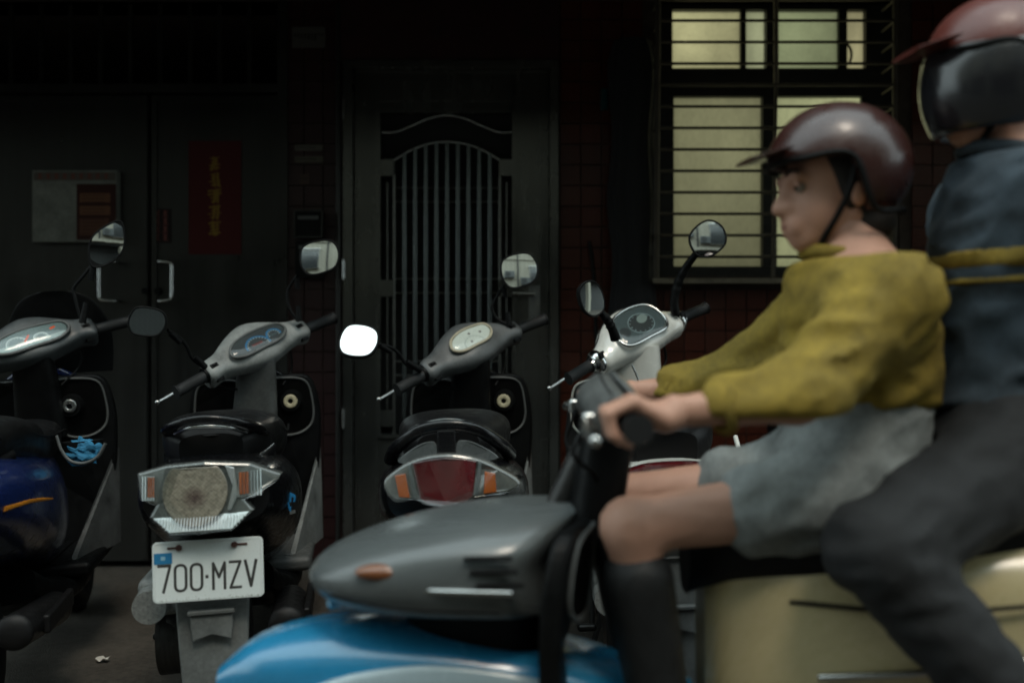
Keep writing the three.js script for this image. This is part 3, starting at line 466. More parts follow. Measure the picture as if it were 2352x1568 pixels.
  p('cable', st(tube([V(.16, -.02, -.05), V(.16, -.08, -.07), V(.11, -.13, -.03), V(.05, -.16, -.02)], .0042, 30, 7)), M.blackPlastic, cover);
  { // instrument
    const d = c.dial, fr = (x, w, n) => V(x, 0, 0).addScaledVector(Wd, w).addScaledVector(N, n), bm = new THREE.Matrix4().makeBasis(RX, Wd, N).setPosition(fr(0, d.off ?? .012, d.up ?? .048));
    const o = smoothOutline(d.outline, 48), rimO = o.map(q => [q[0] * 1.07, q[1] * 1.12]);
    p('dial_rim', st(tube(rimO.map(q => V(q[0], q[1], 0)), .006, 90, 8, true).applyMatrix4(bm)), d.rim || M.midPlastic, cover);
    const face = slab(o, .004, 0).translate(0, 0, -.002); face.computeBoundingBox(); const bb = face.boundingBox, fp = face.attributes.position, fu = face.attributes.uv;
    for (let i = 0; i < fp.count; i++) fu.setXY(i, (fp.getX(i) - bb.min.x) / (bb.max.x - bb.min.x), (fp.getY(i) - bb.min.y) / (bb.max.y - bb.min.y));
    const fc = p('dial_face', st(face.applyMatrix4(bm)), d.face, cover);
    const gr = []; for (let i = 0; i <= 6; i++) { const s = Math.cos(i / 6 * Math.PI / 2) * .999 + .001; gr.push(rimO.map(q => V(q[0] * s, q[1] * s, .004 + .009 * Math.sin(i / 6 * Math.PI / 2)))); }
    p('dial_glass', st(loft(gr, 1).applyMatrix4(bm)), M.clear, cover);
  }
  if (c.extraBar) c.extraBar(t, p, st, cover);
  // tail
  p('rear_mudguard', [bend(slab(smoothOutline([[-.088, .50], [-.09, .46], [-.075, .2], [-.07, .16], [.07, .16], [.075, .2], [.09, .46], [.088, .50]], 40), .012, .004), v => { v.z += .885 - .55 * v.x * v.x * 3 + (.5 - v.y) * .1; }), rbox(.112, .012, .022, .004, 0, .392, .915), bend(slab([[-.05, .385], [-.05, .36], [-.045, .325], [0, .338], [.045, .325], [.05, .36], [.05, .385]], .008, .002), v => { v.z += .899 + (.5 - v.y) * .1; })], c.guard || plastic(.15, .16, .158, .85), t);
  if (c.tail) c.tail(t, p);
  if (c.plate) {
    const k = c.plate, pm = new THREE.Matrix4().compose(V(k.x || 0, k.y, k.z), new THREE.Quaternion().setFromEuler(new THREE.Euler(-.1, 0, k.tilt || 0)), V(1, 1, 1));
    const w = .13, h = .0725, r = .012, o = []; for (const [sx, sy, a0] of [[1, 1, 0], [-1, 1, 1], [-1, -1, 2], [1, -1, 3]]) for (let i = 0; i <= 6; i++) { const a = (a0 + i / 6) * Math.PI / 2; o.push([sx * (w - r) + r * Math.cos(a), sy * (h - r) + r * Math.sin(a)]); }
    const g = slab(o, .004, .0012); const gp = g.attributes.position, gu = g.attributes.uv; for (let i = 0; i < gp.count; i++) gu.setXY(i, gp.getX(i) / (2 * w) + .5, gp.getY(i) / (2 * h) + .5);
    const pl = p('number_plate', g.applyMatrix4(pm), k.mat, t);
    for (const x of [-.068, .062]) p('bolt', join([new THREE.CylinderGeometry(.0075, .0085, .007, 6).rotateX(Math.PI / 2).translate(x, .0565, .006), rbox(.026, .005, .003, .001, x + (x < 0 ? -.014 : .018), .0565, .005)]).applyMatrix4(pm), M.rust, pl);
    if (k.sticker) p('sticker', new THREE.BoxGeometry(.042, .026, .001).translate(-.105, .033, .0047).applyMatrix4(pm), k.sticker, pl);
  }
  for (const m of c.mirrors || []) mirror(t, m);
  return t;
}
// ---- number plate print: embossed strokes
function plateMaterial(draw) {
  const S = 1040, T = 580; let bumps;
  const strokes = (g, ink) => { g.lineJoin = 'round'; g.lineCap = 'butt'; g.strokeStyle = ink; draw(g); };
  const map = canvasTex(S, T, g => {
    g.fillStyle = '#d3d9d7'; g.fillRect(0, 0, S, T); let s = 9; const r = () => (s = (s * 16807) % 2147483647) / 2147483647;
    for (let i = 0; i < 900; i++) { const x = r() * S, y = r() * T; g.fillStyle = `rgba(${90 + 60 * r() | 0},${92 + 50 * r() | 0},${88 + 40 * r() | 0},${.05 + .12 * r()})`; g.beginPath(); g.arc(x, y, 1 + 4 * r(), 0, 7); g.fill(); }
    for (let i = 0; i < 60; i++) { g.fillStyle = `rgba(70,66,60,${.1 + .25 * r()})`; g.fillRect(20 + r() * 1000, 560 - 30 * r() * r(), 3 + 5 * r(), 8 + 16 * r()); }
    for (const [x, y] of [[248, 64], [768, 64]]) for (let i = 0; i < 50; i++) { g.fillStyle = `rgba(96,52,36,${.03 + .06 * r()})`; g.beginPath(); g.arc(x + 40 * (r() - .5), y + 40 * (r() - .3), 6 + 14 * r(), 0, 7); g.fill(); }
    strokes(g, '#3b3a38');
  });
  const bump = canvasTex(S, T, g => { g.fillStyle = '#000'; g.fillRect(0, 0, S, T); strokes(g, '#fff'); g.lineWidth = 10; g.strokeStyle = '#777'; g.strokeRect(20, 20, S - 40, T - 40); }); bump.colorSpace = THREE.NoColorSpace;
  return new THREE.MeshStandardMaterial({ map, roughness: .5, bumpMap: bump, bumpScale: .0025 });
}
const line = (g, pts, w = 26) => { g.lineWidth = w; g.beginPath(); pts.forEach((q, i) => i ? g.lineTo(q[0], q[1]) : g.moveTo(q[0], q[1])); g.stroke(); };
const glyph = {
  '7': (g, x, y) => line(g, [[x, y + 13], [x + 118, y + 13], [x + 52, y + 270]]),
  '0': (g, x, y) => { g.lineWidth = 26; g.beginPath(); g.moveTo(x + 13, y + 70); g.quadraticCurveTo(x + 13, y + 13, x + 64, y + 13); g.quadraticCurveTo(x + 115, y + 13, x + 115, y + 70); g.lineTo(x + 115, y + 200); g.quadraticCurveTo(x + 115, y + 257, x + 64, y + 257); g.quadraticCurveTo(x + 13, y + 257, x + 13, y + 200); g.closePath(); g.stroke(); },
  '-': (g, x, y) => { g.fillStyle = g.strokeStyle; g.fillRect(x, y + 122, 30, 32); },
  'M': (g, x, y) => line(g, [[x + 13, y + 270], [x + 13, y + 16], [x + 67, y + 150], [x + 121, y + 16], [x + 121, y + 270]]),
  'Z': (g, x, y) => line(g, [[x + 4, y + 13], [x + 112, y + 13], [x + 16, y + 257], [x + 122, y + 257]]),
  'V': (g, x, y) => line(g, [[x + 12, y], [x + 65, y + 252], [x + 118, y]], 28),
  'J': (g, x, y) => { g.lineWidth = 26; g.beginPath(); g.moveTo(x + 108, y); g.lineTo(x + 108, y + 200); g.quadraticCurveTo(x + 108, y + 257, x + 60, y + 257); g.quadraticCurveTo(x + 13, y + 257, x + 13, y + 190); g.stroke(); },
};
const plateA = plateMaterial(g => { let x = 46; for (const [ch, w] of [['7', 150], ['0', 148], ['0', 146], ['-', 62], ['M', 158], ['Z', 144], ['V', 130]]) { glyph[ch](g, x, 216); x += w; } });
const plateB = plateMaterial(g => { glyph['7'](g, 726, 216); glyph['J'](g, 872, 216); });

// ---- dial faces
const dialTwin = new THREE.MeshStandardMaterial({ roughness: .5, map: canvasTex(512, 200, (g, w, h) => {
  g.fillStyle = '#2a3134'; g.fillRect(0, 0, w, h);
  const arc = (x, y, R, n, a0, a1) => { g.strokeStyle = '#1c6fa0'; g.lineWidth = 15; g.beginPath(); g.arc(x, y, R, a0, a1); g.stroke(); g.strokeStyle = '#c4d4d8'; g.lineWidth = 6; for (let i = 0; i <= n; i++) { const a = a0 + (a1 - a0) * i / n; g.beginPath(); g.moveTo(x + Math.cos(a) * (R - 22), y + Math.sin(a) * (R - 22)); g.lineTo(x + Math.cos(a) * (R - 8), y + Math.sin(a) * (R - 8)); g.stroke(); } };
  arc(230, 165, 108, 12, Math.PI * .98, Math.PI * 2.04); arc(405, 118, 62, 8, Math.PI * .95, Math.PI * 2.1);
  g.fillStyle = '#6a2a28'; g.fillRect(178, 128, 100, 26); g.fillStyle = '#3a4a50'; g.fillRect(372, 110, 66, 20);
}) });
const dialCream = new THREE.MeshStandardMaterial({ roughness: .45, map: canvasTex(512, 220, (g, w, h) => {
  g.fillStyle = '#dcdcd2'; g.fillRect(0, 0, w, h); let s = 5; const r = () => (s = (s * 16807) % 2147483647) / 2147483647;
  for (let i = 0; i < 120; i++) { g.fillStyle = `rgba(150,150,140,${.1 + .2 * r()})`; g.fillRect(r() * w, r() * h, 3 + 14 * r(), 2 + 3 * r()); }
  g.strokeStyle = '#9aa09a'; g.lineWidth = 5; g.beginPath(); g.arc(250, 230, 130, Math.PI, 2 * Math.PI); g.stroke(); for (let i = 0; i <= 10; i++) { const a = Math.PI * (1 + i / 10); g.beginPath(); g.moveTo(250 + 110 * Math.cos(a), 230 + 110 * Math.sin(a)); g.lineTo(250 + 124 * Math.cos(a), 230 + 124 * Math.sin(a)); g.stroke(); }
  for (const [x, y] of [[230, 168], [268, 62], [396, 96]]) { g.fillStyle = '#6d6460'; g.beginPath(); g.arc(x, y, 15, 0, 7); g.fill(); }
}) });
const dialSilver = new THREE.MeshStandardMaterial({ roughness: .35, metalness: .4, map: canvasTex(512, 180, (g, w, h) => {
  g.fillStyle = '#5c6a6a'; g.fillRect(0, 0, w, h); g.fillStyle = '#8d9a98'; g.fillRect(0, 120, w, 60);
  g.strokeStyle = '#c8d0cc'; g.lineWidth = 5; for (const [x, R] of [[150, 70], [320, 50]]) { g.beginPath(); g.arc(x, 120, R, Math.PI * .9, Math.PI * 2.1); g.stroke(); for (let i = 0; i <= 10; i++) { const a = Math.PI * (.9 + 1.2 * i / 10); g.beginPath(); g.moveTo(x + (R - 16) * Math.cos(a), 120 + (R - 16) * Math.sin(a)); g.lineTo(x + (R - 6) * Math.cos(a), 120 + (R - 6) * Math.sin(a)); g.stroke(); } }
  g.strokeStyle = '#d0491c'; g.lineWidth = 14; g.beginPath(); g.moveTo(205, 120); g.lineTo(250, 62); g.stroke(); g.lineWidth = 20; g.beginPath(); g.moveTo(400, 62); g.lineTo(440, 50); g.stroke();
}) });
const dialRound = new THREE.MeshStandardMaterial({ roughness: .4, map: canvasTex(512, 256, (g, w, h) => {
  g.fillStyle = '#3d4a4c'; g.fillRect(0, 0, w, h); g.fillStyle = '#1a2224'; g.beginPath(); g.ellipse(290, 140, 130, 84, 0, 0, 7); g.fill(); g.strokeStyle = '#8fa0a2'; g.lineWidth = 6; g.beginPath(); g.ellipse(290, 140, 130, 84, 0, 0, 7); g.stroke();
  for (let i = 0; i < 14; i++) { const a = i / 14 * 6.28; g.beginPath(); g.moveTo(290 + 104 * Math.cos(a), 140 + 66 * Math.sin(a)); g.lineTo(290 + 120 * Math.cos(a), 140 + 77 * Math.sin(a)); g.stroke(); }
  g.fillStyle = '#7f8a84'; g.beginPath(); g.ellipse(330, 110, 60, 34, -.2, 0, 7); g.fill(); g.fillStyle = '#20282a'; g.beginPath(); g.ellipse(90, 150, 50, 40, 0, 0, 7); g.fill();
}) });
// ------------------------------------------------------------------ the parked row
const ovalDial = (a, b) => [[-a, -b * .5], [-a * .75, -b], [0, -b * 1.05], [a * .7, -b * .85], [a, -b * .1], [a * .92, b * .7], [a * .5, b], [-a * .3, b], [-a * .85, b * .4]];
const backHigh = V(.25, .9, .5), across = V(-.05, .28, 1);
const pic = (cx, k = 953) => (px, py) => [(px - cx) / k, EYE - (py - 784) / k];
const ribs = (x0, x1, y0, y1, z, n, slope = 0) => { const a = []; for (let i = 0; i < n; i++) { const x = x0 + (x1 - x0) * (i + .5) / n; a.push(new THREE.CylinderGeometry((x1 - x0) / n * .42, (x1 - x0) / n * .42, y1 - y0, 8).translate(x, (y0 + y1) / 2, z)); } return a; };

// tail of the second scooter: wide clear lamp
function clearTail(t, p) {
  const q = pic(488), sweep = v => { v.z += .905 - 1.5 * v.x * v.x + (v.y - .68) * -.25; };
  const A = [[335, 1082], [400, 1066], [490, 1061], [590, 1072], [660, 1104], [652, 1118], [604, 1146], [576, 1152], [598, 1178], [552, 1216], [484, 1219], [414, 1217], [364, 1180], [380, 1153], [342, 1138]];
  const s = p('tail_light', bend(slab(A.map(a => q(...a)), .045, .006), sweep), plastic(.13, .14, .135, .4, { coat: 1, dusty: 1 }), t);
  const lens = (name, pts, m, dz = .047, d = .006) => p(name, bend(slab(pts.map(a => q(...a)), d, .0015).translate(0, 0, dz - .0), sweep), m, s);
  const mot = tex(256, (u, v) => { const r = Math.hypot(u - .5, v - .48), c = Math.max(0, 1 - r * 4.5), n = fbm(u, v, 24, 55, 3), w = .5 + .5 * Math.sin(u * 90) * Math.sin(v * 90); return [.40 - .2 * c + .2 * (n - .5) + .06 * w, .38 - .23 * c + .2 * (n - .5) + .06 * w, .33 - .2 * c + .18 * (n - .5) + .06 * w]; }, { srgb: true });
  const bm = new THREE.MeshPhysicalMaterial({ map: mot, roughness: .35, clearcoat: .6, bumpMap: mot, bumpScale: .004 });
  const circ = []; for (let i = 0; i < 40; i++) { const a = i / 40 * 2 * Math.PI; circ.push([468 + 73 * Math.cos(a), Math.max(1072, 1126 - 76 * Math.sin(a))]); }
  const bl = lens('bulb_lens', circ, bm); { bl.geometry.computeBoundingBox(); const b = bl.geometry.boundingBox, gp = bl.geometry.attributes.position, gu = bl.geometry.attributes.uv; for (let i = 0; i < gp.count; i++) gu.setXY(i, (gp.getX(i) - b.min.x) / (b.max.x - b.min.x), (gp.getY(i) - b.min.y) / (b.max.y - b.min.y)); }
  lens('reflector', [[536, 1072], [556, 1078], [564, 1140], [548, 1172], [540, 1172], [552, 1120]], M.reflector, .0465);
  for (const [a, b] of [[346, 378], [562, 616]]) {
    const y1 = q(0, 1088)[1], y0 = q(0, a < 400 ? 1142 : 1146)[1], X0 = q(a, 0)[0], X1 = q(b, 0)[0];
    p('indicator', bend(join(ribs(X0, X1, y0, y1, .048, a < 400 ? 5 : 8)), sweep), M.reflector, s);
    const x0 = a < 400 ? 360 : 566, x1 = a < 400 ? 377 : 588;
    p('indicator_bulb', bend(join(ribs(q(x0, 0)[0], q(x1, 0)[0], y0 + .008, y1 - .002, .052, 3)), sweep), M.amber, s);
  }
  p('plate_light', [bend(slab([[374, 1181], [588, 1179], [548, 1213], [412, 1213]].map(a => q(...a)), .006, .001).translate(0, 0, .047), sweep), ...Array.from({ length: 30 }, (_, i) => { const x = 382 + i * 6.8, y1 = 1182, y0 = Math.min(1211, 1182 + Math.min((x - 376) * .95, (586 - x) * .95)); const a = q(x, y0), b = q(x + 3, y1); return bend(rod(V(a[0], a[1], .054), V(b[0], b[1], .054), .0016, .0016, 6), sweep); })], M.brightStrip, s);
  p('lens_cover', bend(slab(A.map(a => { const c = q(...a); return [c[0] * .985, (c[1] - .68) * .985 + .68]; }), .003, .001).translate(0, 0, .058), sweep), M.clear, s);
  // blue emblem on the side cowl
  const e = pic(0), E = (pts, m) => { const r = slab(pts.map(a => [(a[0] - 692) / 900, -(a[1] - 1146) / 900]), .002, .0004); return r.rotateY(.95).translate(.192, .622, .765); };
  const em = p('emblem', [E([[688, 1122], [708, 1132], [706, 1146], [699, 1148], [700, 1137], [692, 1133], [690, 1146], [684, 1146]]), E([[674, 1137], [689, 1131], [686, 1139], [680, 1142], [686, 1158], [690, 1156], [688, 1168], [682, 1166]])], plastic(.03, .23, .5, .5), t, 'small blue angular emblem');
  p('emblem_text', [0, 1, 2, 3, 4].map(i => E([[684 + i * 4.2, 1166], [686.4 + i * 4.2, 1166], [687 + i * 4.2, 1174], [684.6 + i * 4.2, 1174]])), M.greyPlastic, em);
}
function blackRail(t, p, sT) {
  const a = [V(-.112, sT + .005, .70), V(-.10, sT + .035, .79), V(-.05, sT + .055, .845), V(0, sT + .06, .855), V(.06, sT + .05, .845), V(.108, sT + .028, .79), V(.12, sT + .0, .70)];
  const rs = new THREE.CatmullRomCurve3(a), rings = []; for (let i = 0; i <= 24; i++) { const q = rs.getPoint(i / 24), d = rs.getTangent(i / 24), u = V(0, 1, 0).addScaledVector(d, -d.y).normalize(), s = d.clone().cross(u); rings.push(ring(q, s, u, .02, .011, 2.6, 20)); }
  const g = p('grab_rail', [loft(rings, 1), loft([.62, .72, .8, .86].map((z, i) => sec(z, sT - .05 - .012 * i, .15 - .02 * i, .035, .06, 2.6)), 3)], M.blackPaint, t);
  p('rail_cap', tube([V(-.085, sT + .02, .80), V(-.04, sT + .038, .85), V(0, sT + .04, .862), V(.05, sT + .034, .85), V(.09, sT + .014, .80)], .006, 30, 8), M.alloy, g);
}
const spots = {};
makeScooter({
  label: 'black scooter with plate 700-MZV and wide clear tail lamp, parked second in the row', group: 'scooters parked in a row', pos: V(-.862, 0, -3.335), yaw: .16, roll: .045, steer: .66, hx: .028, tilt: .07,
  inner: M.midPlastic, bar: M.greyPlastic, dial: { outline: ovalDial(.112, .034), face: dialTwin, off: .006 }, tail: clearTail, rail: blackRail,
  plate: { y: .498, z: .93, x: .0, tilt: -.012, mat: plateA, sticker: new THREE.MeshStandardMaterial({ roughness: .6, map: canvasTex(64, 40, (g) => { g.fillStyle = '#1b6f9c'; g.fillRect(0, 0, 64, 40); g.fillStyle = '#7fa9bd'; g.fillRect(24, 12, 16, 14); }) }) },
  mirrors: [
    { at: PX(337, 739, 3.30), w: .112, h: .088, roll: .12, look: V(.12, -.01, 1), stem: [PX(478, 850, 3.45), PX(442, 824, 3.42), PX(428, 795, 3.40), PX(412, 776, 3.38), PX(384, 758, 3.34)], boot: true },
    { at: PX(733, 591, 3.62), w: .138, h: .112, roll: -.28, look: V(-.12, .36, 1), stem: [PX(686, 738, 3.66), PX(668, 714, 3.66), PX(660, 690, 3.66), PX(662, 664, 3.66), PX(682, 632, 3.65)], boot: true }],
});
// third: red tail lamp between clear indicators
function redTail(t, p) {
  const q = pic(1050, 945), sweep = v => { v.z += .905 - 1.3 * v.x * v.x + (v.y - .68) * -.25; };
  const A = smoothOutline([[902, 1108], [935, 1076], [985, 1053], [1050, 1045], [1115, 1055], [1172, 1082], [1222, 1122], [1190, 1140], [1120, 1142], [1100, 1154], [1050, 1160], [1000, 1154], [978, 1143], [930, 1148]].map(a => q(...a)), 64);
  const s = p('tail_light', bend(slab(A, .045, .006), sweep), plastic(.16, .165, .16, .4, { coat: 1, dusty: 1 }), t);
  const lens = (n, pts, m, dz = .044, d = .01) => p(n, bend(slab(pts.map(a => q(...a)), d, .002).translate(0, 0, dz), sweep), m, s);
  lens('brake_lens', [[973, 1062], [1010, 1055], [1050, 1052], [1090, 1055], [1122, 1063], [1112, 1140], [1096, 1153], [1050, 1158], [1004, 1153], [990, 1140]], M.redLens);
  for (const k of [-1, 1]) {
    lens('divider', (k < 0 ? [[962, 1066], [970, 1064], [986, 1142], [974, 1142]] : [[1126, 1066], [1134, 1070], [1124, 1140], [1114, 1140]]), M.silverPaint, .046, .006);
    const pts = k < 0 ? [[930, 1090], [956, 1086], [966, 1140], [940, 1138]] : [[1140, 1088], [1164, 1094], [1166, 1136], [1136, 1138]];
    const b = lens('indicator_bulb', pts, M.amber, .044, .007); b.name = 'indicator_bulb';
  }
  p('lens_cover', bend(slab(A.map(c => [c[0] * .985, (c[1] - .66) * .985 + .66]), .003, .001).translate(0, 0, .056), sweep), M.clear, s);
}
function arcRail(t, p, sT) {
  const a = [V(-.158, sT - .055, .74), V(-.13, sT - .015, .81), V(-.07, sT + .028, .855), V(0, sT + .04, .865), V(.07, sT + .028, .855), V(.13, sT - .015, .81), V(.158, sT - .055, .74)];
  const sp = (pts, w, h) => { const rs = new THREE.CatmullRomCurve3(pts), rings = []; for (let i = 0; i <= 30; i++) { const q = rs.getPoint(i / 30), d = rs.getTangent(i / 30), u = V(0, 1, 0).addScaledVector(d, -d.y).normalize(), s = d.clone().cross(u); rings.push(ring(q, s, u, w, h, 2.6, 20)); } return loft(rings, 1); };
  const g = p('grab_rail', [sp(a, .018, .016), rbox(.05, .085, .03, .01, 0, sT - .01, .865), loft([.6, .72, .8, .85].map((z, i) => sec(z, sT - .06 - .014 * i, .16 - .018 * i, .03, .06, 2.6)), 3)], M.blackPaint, t);
  p('rail_cap', tube([V(-.085, sT + .034, .845), V(-.04, sT + .05, .868), V(0, sT + .055, .875), V(.04, sT + .05, .868), V(.1, sT + .026, .838)], .0035, 40, 8), M.silverPaint, g);
  for (const s of [-1, 1]) { const o = smoothOutline([[.028, -.045], [.028, .01], [.05, .012], [.09, -.006], [.128, -.038], [.1, -.045]].map(c => [s * c[0], c[1]]), 30); p('cowl_inset', bend(slab(s > 0 ? o : o.slice().reverse(), .006, .002), v => { v.z += .868 - 2.4 * v.x * v.x; v.y += sT - .012; }), M.silverPaint, g); }
}
makeScooter({
  label: 'black scooter with red tail lamp and cream dial, parked third before the steel door', group: 'scooters parked in a row', pos: V(-.133, 0, -3.37), yaw: .0, roll: .04, steer: .66, hx: .026, tilt: .06,
  bar: plastic(.085, .092, .095, .75), dial: { outline: ovalDial(.086, .034), face: dialCream, off: .02, rim: plastic(.5, .44, .32, .5) }, tail: redTail, rail: arcRail, stemMat: M.blackPlastic, inner: M.blackPlastic,
  plate: { y: .487, z: .93, tilt: .0, mat: plateB },
  mirrors: [
    { at: PX(823, 783, 3.36), w: .124, h: .112, roll: .1, look: V(-.1, 1.02, .85), stem: [PX(966, 850, 3.48), PX(934, 838, 3.45), PX(916, 812, 3.43), PX(898, 798, 3.41), PX(866, 789, 3.38)], boot: true },
    { at: PX(1192, 621, 3.66), w: .132, h: .116, roll: -.32, look: V(.1, .40, 1), stem: [PX(1170, 748, 3.70), PX(1140, 730, 3.70), PX(1130, 706, 3.70), PX(1136, 690, 3.70), PX(1158, 655, 3.69)], boot: true }],
  extraBar: (t, p) => { p('red_reflector', rbox(.012, .05, .014, .004, .07, .84, -.30), M.redLens, t); },
});
// first: cut by the left edge, dark blue
makeScooter({
  label: 'dark blue scooter with orange stripe and silver dial, cut off by the left picture edge', group: 'scooters parked in a row', pos: V(-1.56, 0, -3.235), yaw: .22, roll: .06, steer: .42, tilt: .07, hy: 1.035,
  body: M.bluePaint, stripe: true, bar: plastic(.06, .068, .072, .7), barP: 4.2, inner: M.blackPlastic, skirt: plastic(.10, .105, .105, .85), seatTop: .79, ringMat: M.alloy, lock: [.1, .815],
  dial: { outline: ovalDial(.12, .036), face: dialSilver, off: .0 }, rail: blackRail,
  mirrors: [{ at: PX(245, 559, 3.50), w: .112, h: .142, roll: -.1, kind: 'angular', look: V(.3, .2, 1), stem: [PX(188, 742, 3.48), PX(178, 708, 3.48), PX(172, 684, 3.48), PX(168, 664, 3.48), PX(190, 634, 3.48), PX(214, 603, 3.49)], boot: true }],
  extraBar: (t, p) => {
    const rings = []; for (const [y, z, w] of [[.93, -.44, .17], [1.02, -.43, .18], [1.12, -.41, .17], [1.2, -.385, .12], [1.23, -.37, .05]]) rings.push(ring(V(.06, y, z), RX, BZ, w, .012, 2.2, 40)); 
    p('pocket_lip', tube([[128, 1000], [140, 1034], [160, 1058], [190, 1064], [222, 1050], [242, 1018]].map(q => t.worldToLocal(PX(q[0], q[1], 3.055))), .0055, 40, 8), M.midPlastic, t);
    p('pocket_pouch', loft([[0, .062, .035], [.5, .058, .033], [.8, .04, .024], [1, .012, .01]].map(([k, a, b]) => ring(t.worldToLocal(PX(188, 1012 + 56 * k, 3.115)), RX, BZ, a, b, 2.4, 28)), 3), M.blackPlastic, t);
    p('wind_screen', loft(rings, 4), M.blackPlastic, t);
  },
});
{ // blue cloth stuffed in the pocket of the first scooter
  const g = new THREE.IcosahedronGeometry(.5, 5), nz = new ImprovedNoise(), o = PX(190, 1036, 3.10);
  bend(g, v => { const a = Math.abs(nz.noise(v.x * 3.4 + v.y * 1.5, v.y * 2.2 + 5, v.z * 2.5 + 3)) ; v.multiplyScalar(.74 + .85 * a); v.set(o.x + v.x * .115, o.y + v.y * .085, o.z + v.z * .06); });
  single('cloth', g, new THREE.MeshStandardMaterial({ color: rgb(.02, .18, .34), roughness: .85, map: dust }), 'crumpled bright blue cloth stuffed in the pocket of the dark blue scooter', 'cloth');
}
// fourth: white, rounded, chrome pods
function retroTail(t, p) {
  const sweep = v => { v.z += .86 - 1.6 * v.x * v.x; };
  const s = p('tail_light', bend(slab(smoothOutline([[-.16, .7], [-.09, .74], [0, .75], [.09, .74], [.16, .7], [.1, .655], [0, .645], [-.1, .655]], 48), .05, .012), sweep), M.redLens, t);
  for (const k of [-1, 1]) {
    p('indicator', ball(V(k * .135, .70, .845), .045, 1.15, .75, .7), M.clear, s);
    p('indicator_bulb', ball(V(k * .137, .70, .84), .032, 1.1, .72, .7), M.amber, s);
    p('trim', tube([V(k * .215, .775, .6), V(k * .205, .73, .7), V(k * .17, .695, .8), V(k * .11, .66, .875), V(k * .05, .645, .91)], .007, 40, 8), M.whitePaint, t);
  }
  const F = [[0, 0], [.012, .012], [.008, .022], [.018, .03], [.014, .045], [.028, .066], [.026, .04], [.034, .03], [.024, .02], [.03, .0], [.016, -.01], [.008, -.03]];
  p('emblem', slab(F.map(c => [c[0], c[1]]), .002, .0004).rotateY(-1.15).translate(-.212, .66, .66), plastic(.09, .015, .012, .5), t, 'dark red flame emblem');
}
makeScooter({
  label: 'white rounded scooter with chrome handlebar pods, parked fourth below the lit window', group: 'scooters parked in a row', pos: V(.462, 0, -3.38), yaw: -.03, roll: .045, steer: .62, hx: .035, tilt: .08, hy: 1.06, retro: true,
  body: M.whitePaint, bar: M.whitePaint, inner: M.whitePaint, stemMat: M.whitePaint, shieldIn: plastic(.03, .03, .03, .7), front: M.whitePaint, barP: 2.5, rimMat: M.whitePaint, guard: M.midPlastic, skirt: M.whitePaint, shock: plastic(.3, .06, .03, .6),
  barSecs: [[-.2, .036, .036, -.01, -.014], [-.185, .048, .046, -.01, -.014], [-.15, .06, .05, 0, -.012], [-.11, .08, .056, .014, -.006], [-.05, .1, .06, .022, 0], [0, .106, .062, .024, 0], [.05, .1, .06, .022, 0], [.11, .08, .056, .014, -.006], [.15, .06, .05, 0, -.012], [.185, .048, .046, -.01, -.014], [.2, .036, .036, -.01, -.014]],
  dial: { outline: [[-.105, -.03], [-.09, -.058], [0, -.064], [.09, -.055], [.108, -.01], [.09, .045], [0, .066], [-.08, .04]], face: dialRound, off: .022, up: .060, rim: M.alloy },
  tail: retroTail, rail: (t, p, sT) => { p('grab_rail', tube([V(-.125, sT + .01, .62), V(-.115, sT + .045, .74), V(-.05, sT + .078, .83), V(0, sT + .085, .84), V(.05, sT + .078, .83), V(.115, sT + .045, .74), V(.125, sT + .01, .62)], .0105, 60, 10), M.whitePaint, t); },
  extraBar: (t, p, st, cover) => {
    for (const s of [-1, 1]) { p('switch_pod', st(join([ball(V(s * .2, -.012, .0), .047, .62, 1, 1), rod(V(s * .2, -.012, 0), V(s * .232, -.012, 0), .03, .024, 24)])), M.chrome, cover); p('switch', st(rbox(.02, .024, .014, .004, s * .202, .012, .042)), M.blackPlastic, cover); }
    p('front_apron', loft([[.70, -.3, .11], [.8, -.29, .105], [.9, -.275, .1], [1.03, -.26, .095]].map(([y, z, w]) => ring(V(.02, y, z), RX, BZ, w, .075, 3, 36)), 3), M.whitePaint, t);
    p('key_chain', tube([PX(1452, 838, 3.36), PX(1462, 860, 3.36), PX(1470, 882, 3.36)].map(v => t.worldToLocal(v)), .004, 12, 6), M.alloy, t);
  },
  mirrors: [
    { at: PX(1358, 686, 3.34), w: .085, h: .112, roll: -.5, kind: 'oval', look: V(1.5, .02, 1), stem: [PX(1414, 778, 3.42), PX(1406, 755, 3.40), PX(1392, 730, 3.38), PX(1368, 705, 3.355)], fat: [.018, .011] },
    { at: PX(1625, 549, 3.60), w: .13, h: .112, roll: -.7, kind: 'oval', look: V(.1, .30, 1), stem: [PX(1552, 722, 3.69), PX(1549, 692, 3.68), PX(1556, 656, 3.67), PX(1572, 620, 3.65), PX(1598, 584, 3.62)], fat: [.017, .013] }],
});
// fifth: behind the moving pair, only its mirror shows
makeScooter({
  label: 'dark scooter at the right end of the row, mostly hidden behind the moving riders', group: 'scooters parked in a row', pos: V(1.24, 0, -3.42), yaw: -.05, roll: .045, steer: .5,
  dial: { outline: ovalDial(.1, .034), face: dialSilver, off: .006 }, rail: blackRail,
  mirrors: [{ at: PX(2262, 640, 3.6), w: .12, h: .105, roll: -.3, look: V(-.3, .36, 1), stem: [PX(2190, 742, 3.62), PX(2192, 710, 3.62), PX(2226, 670, 3.61)], boot: true }],
});
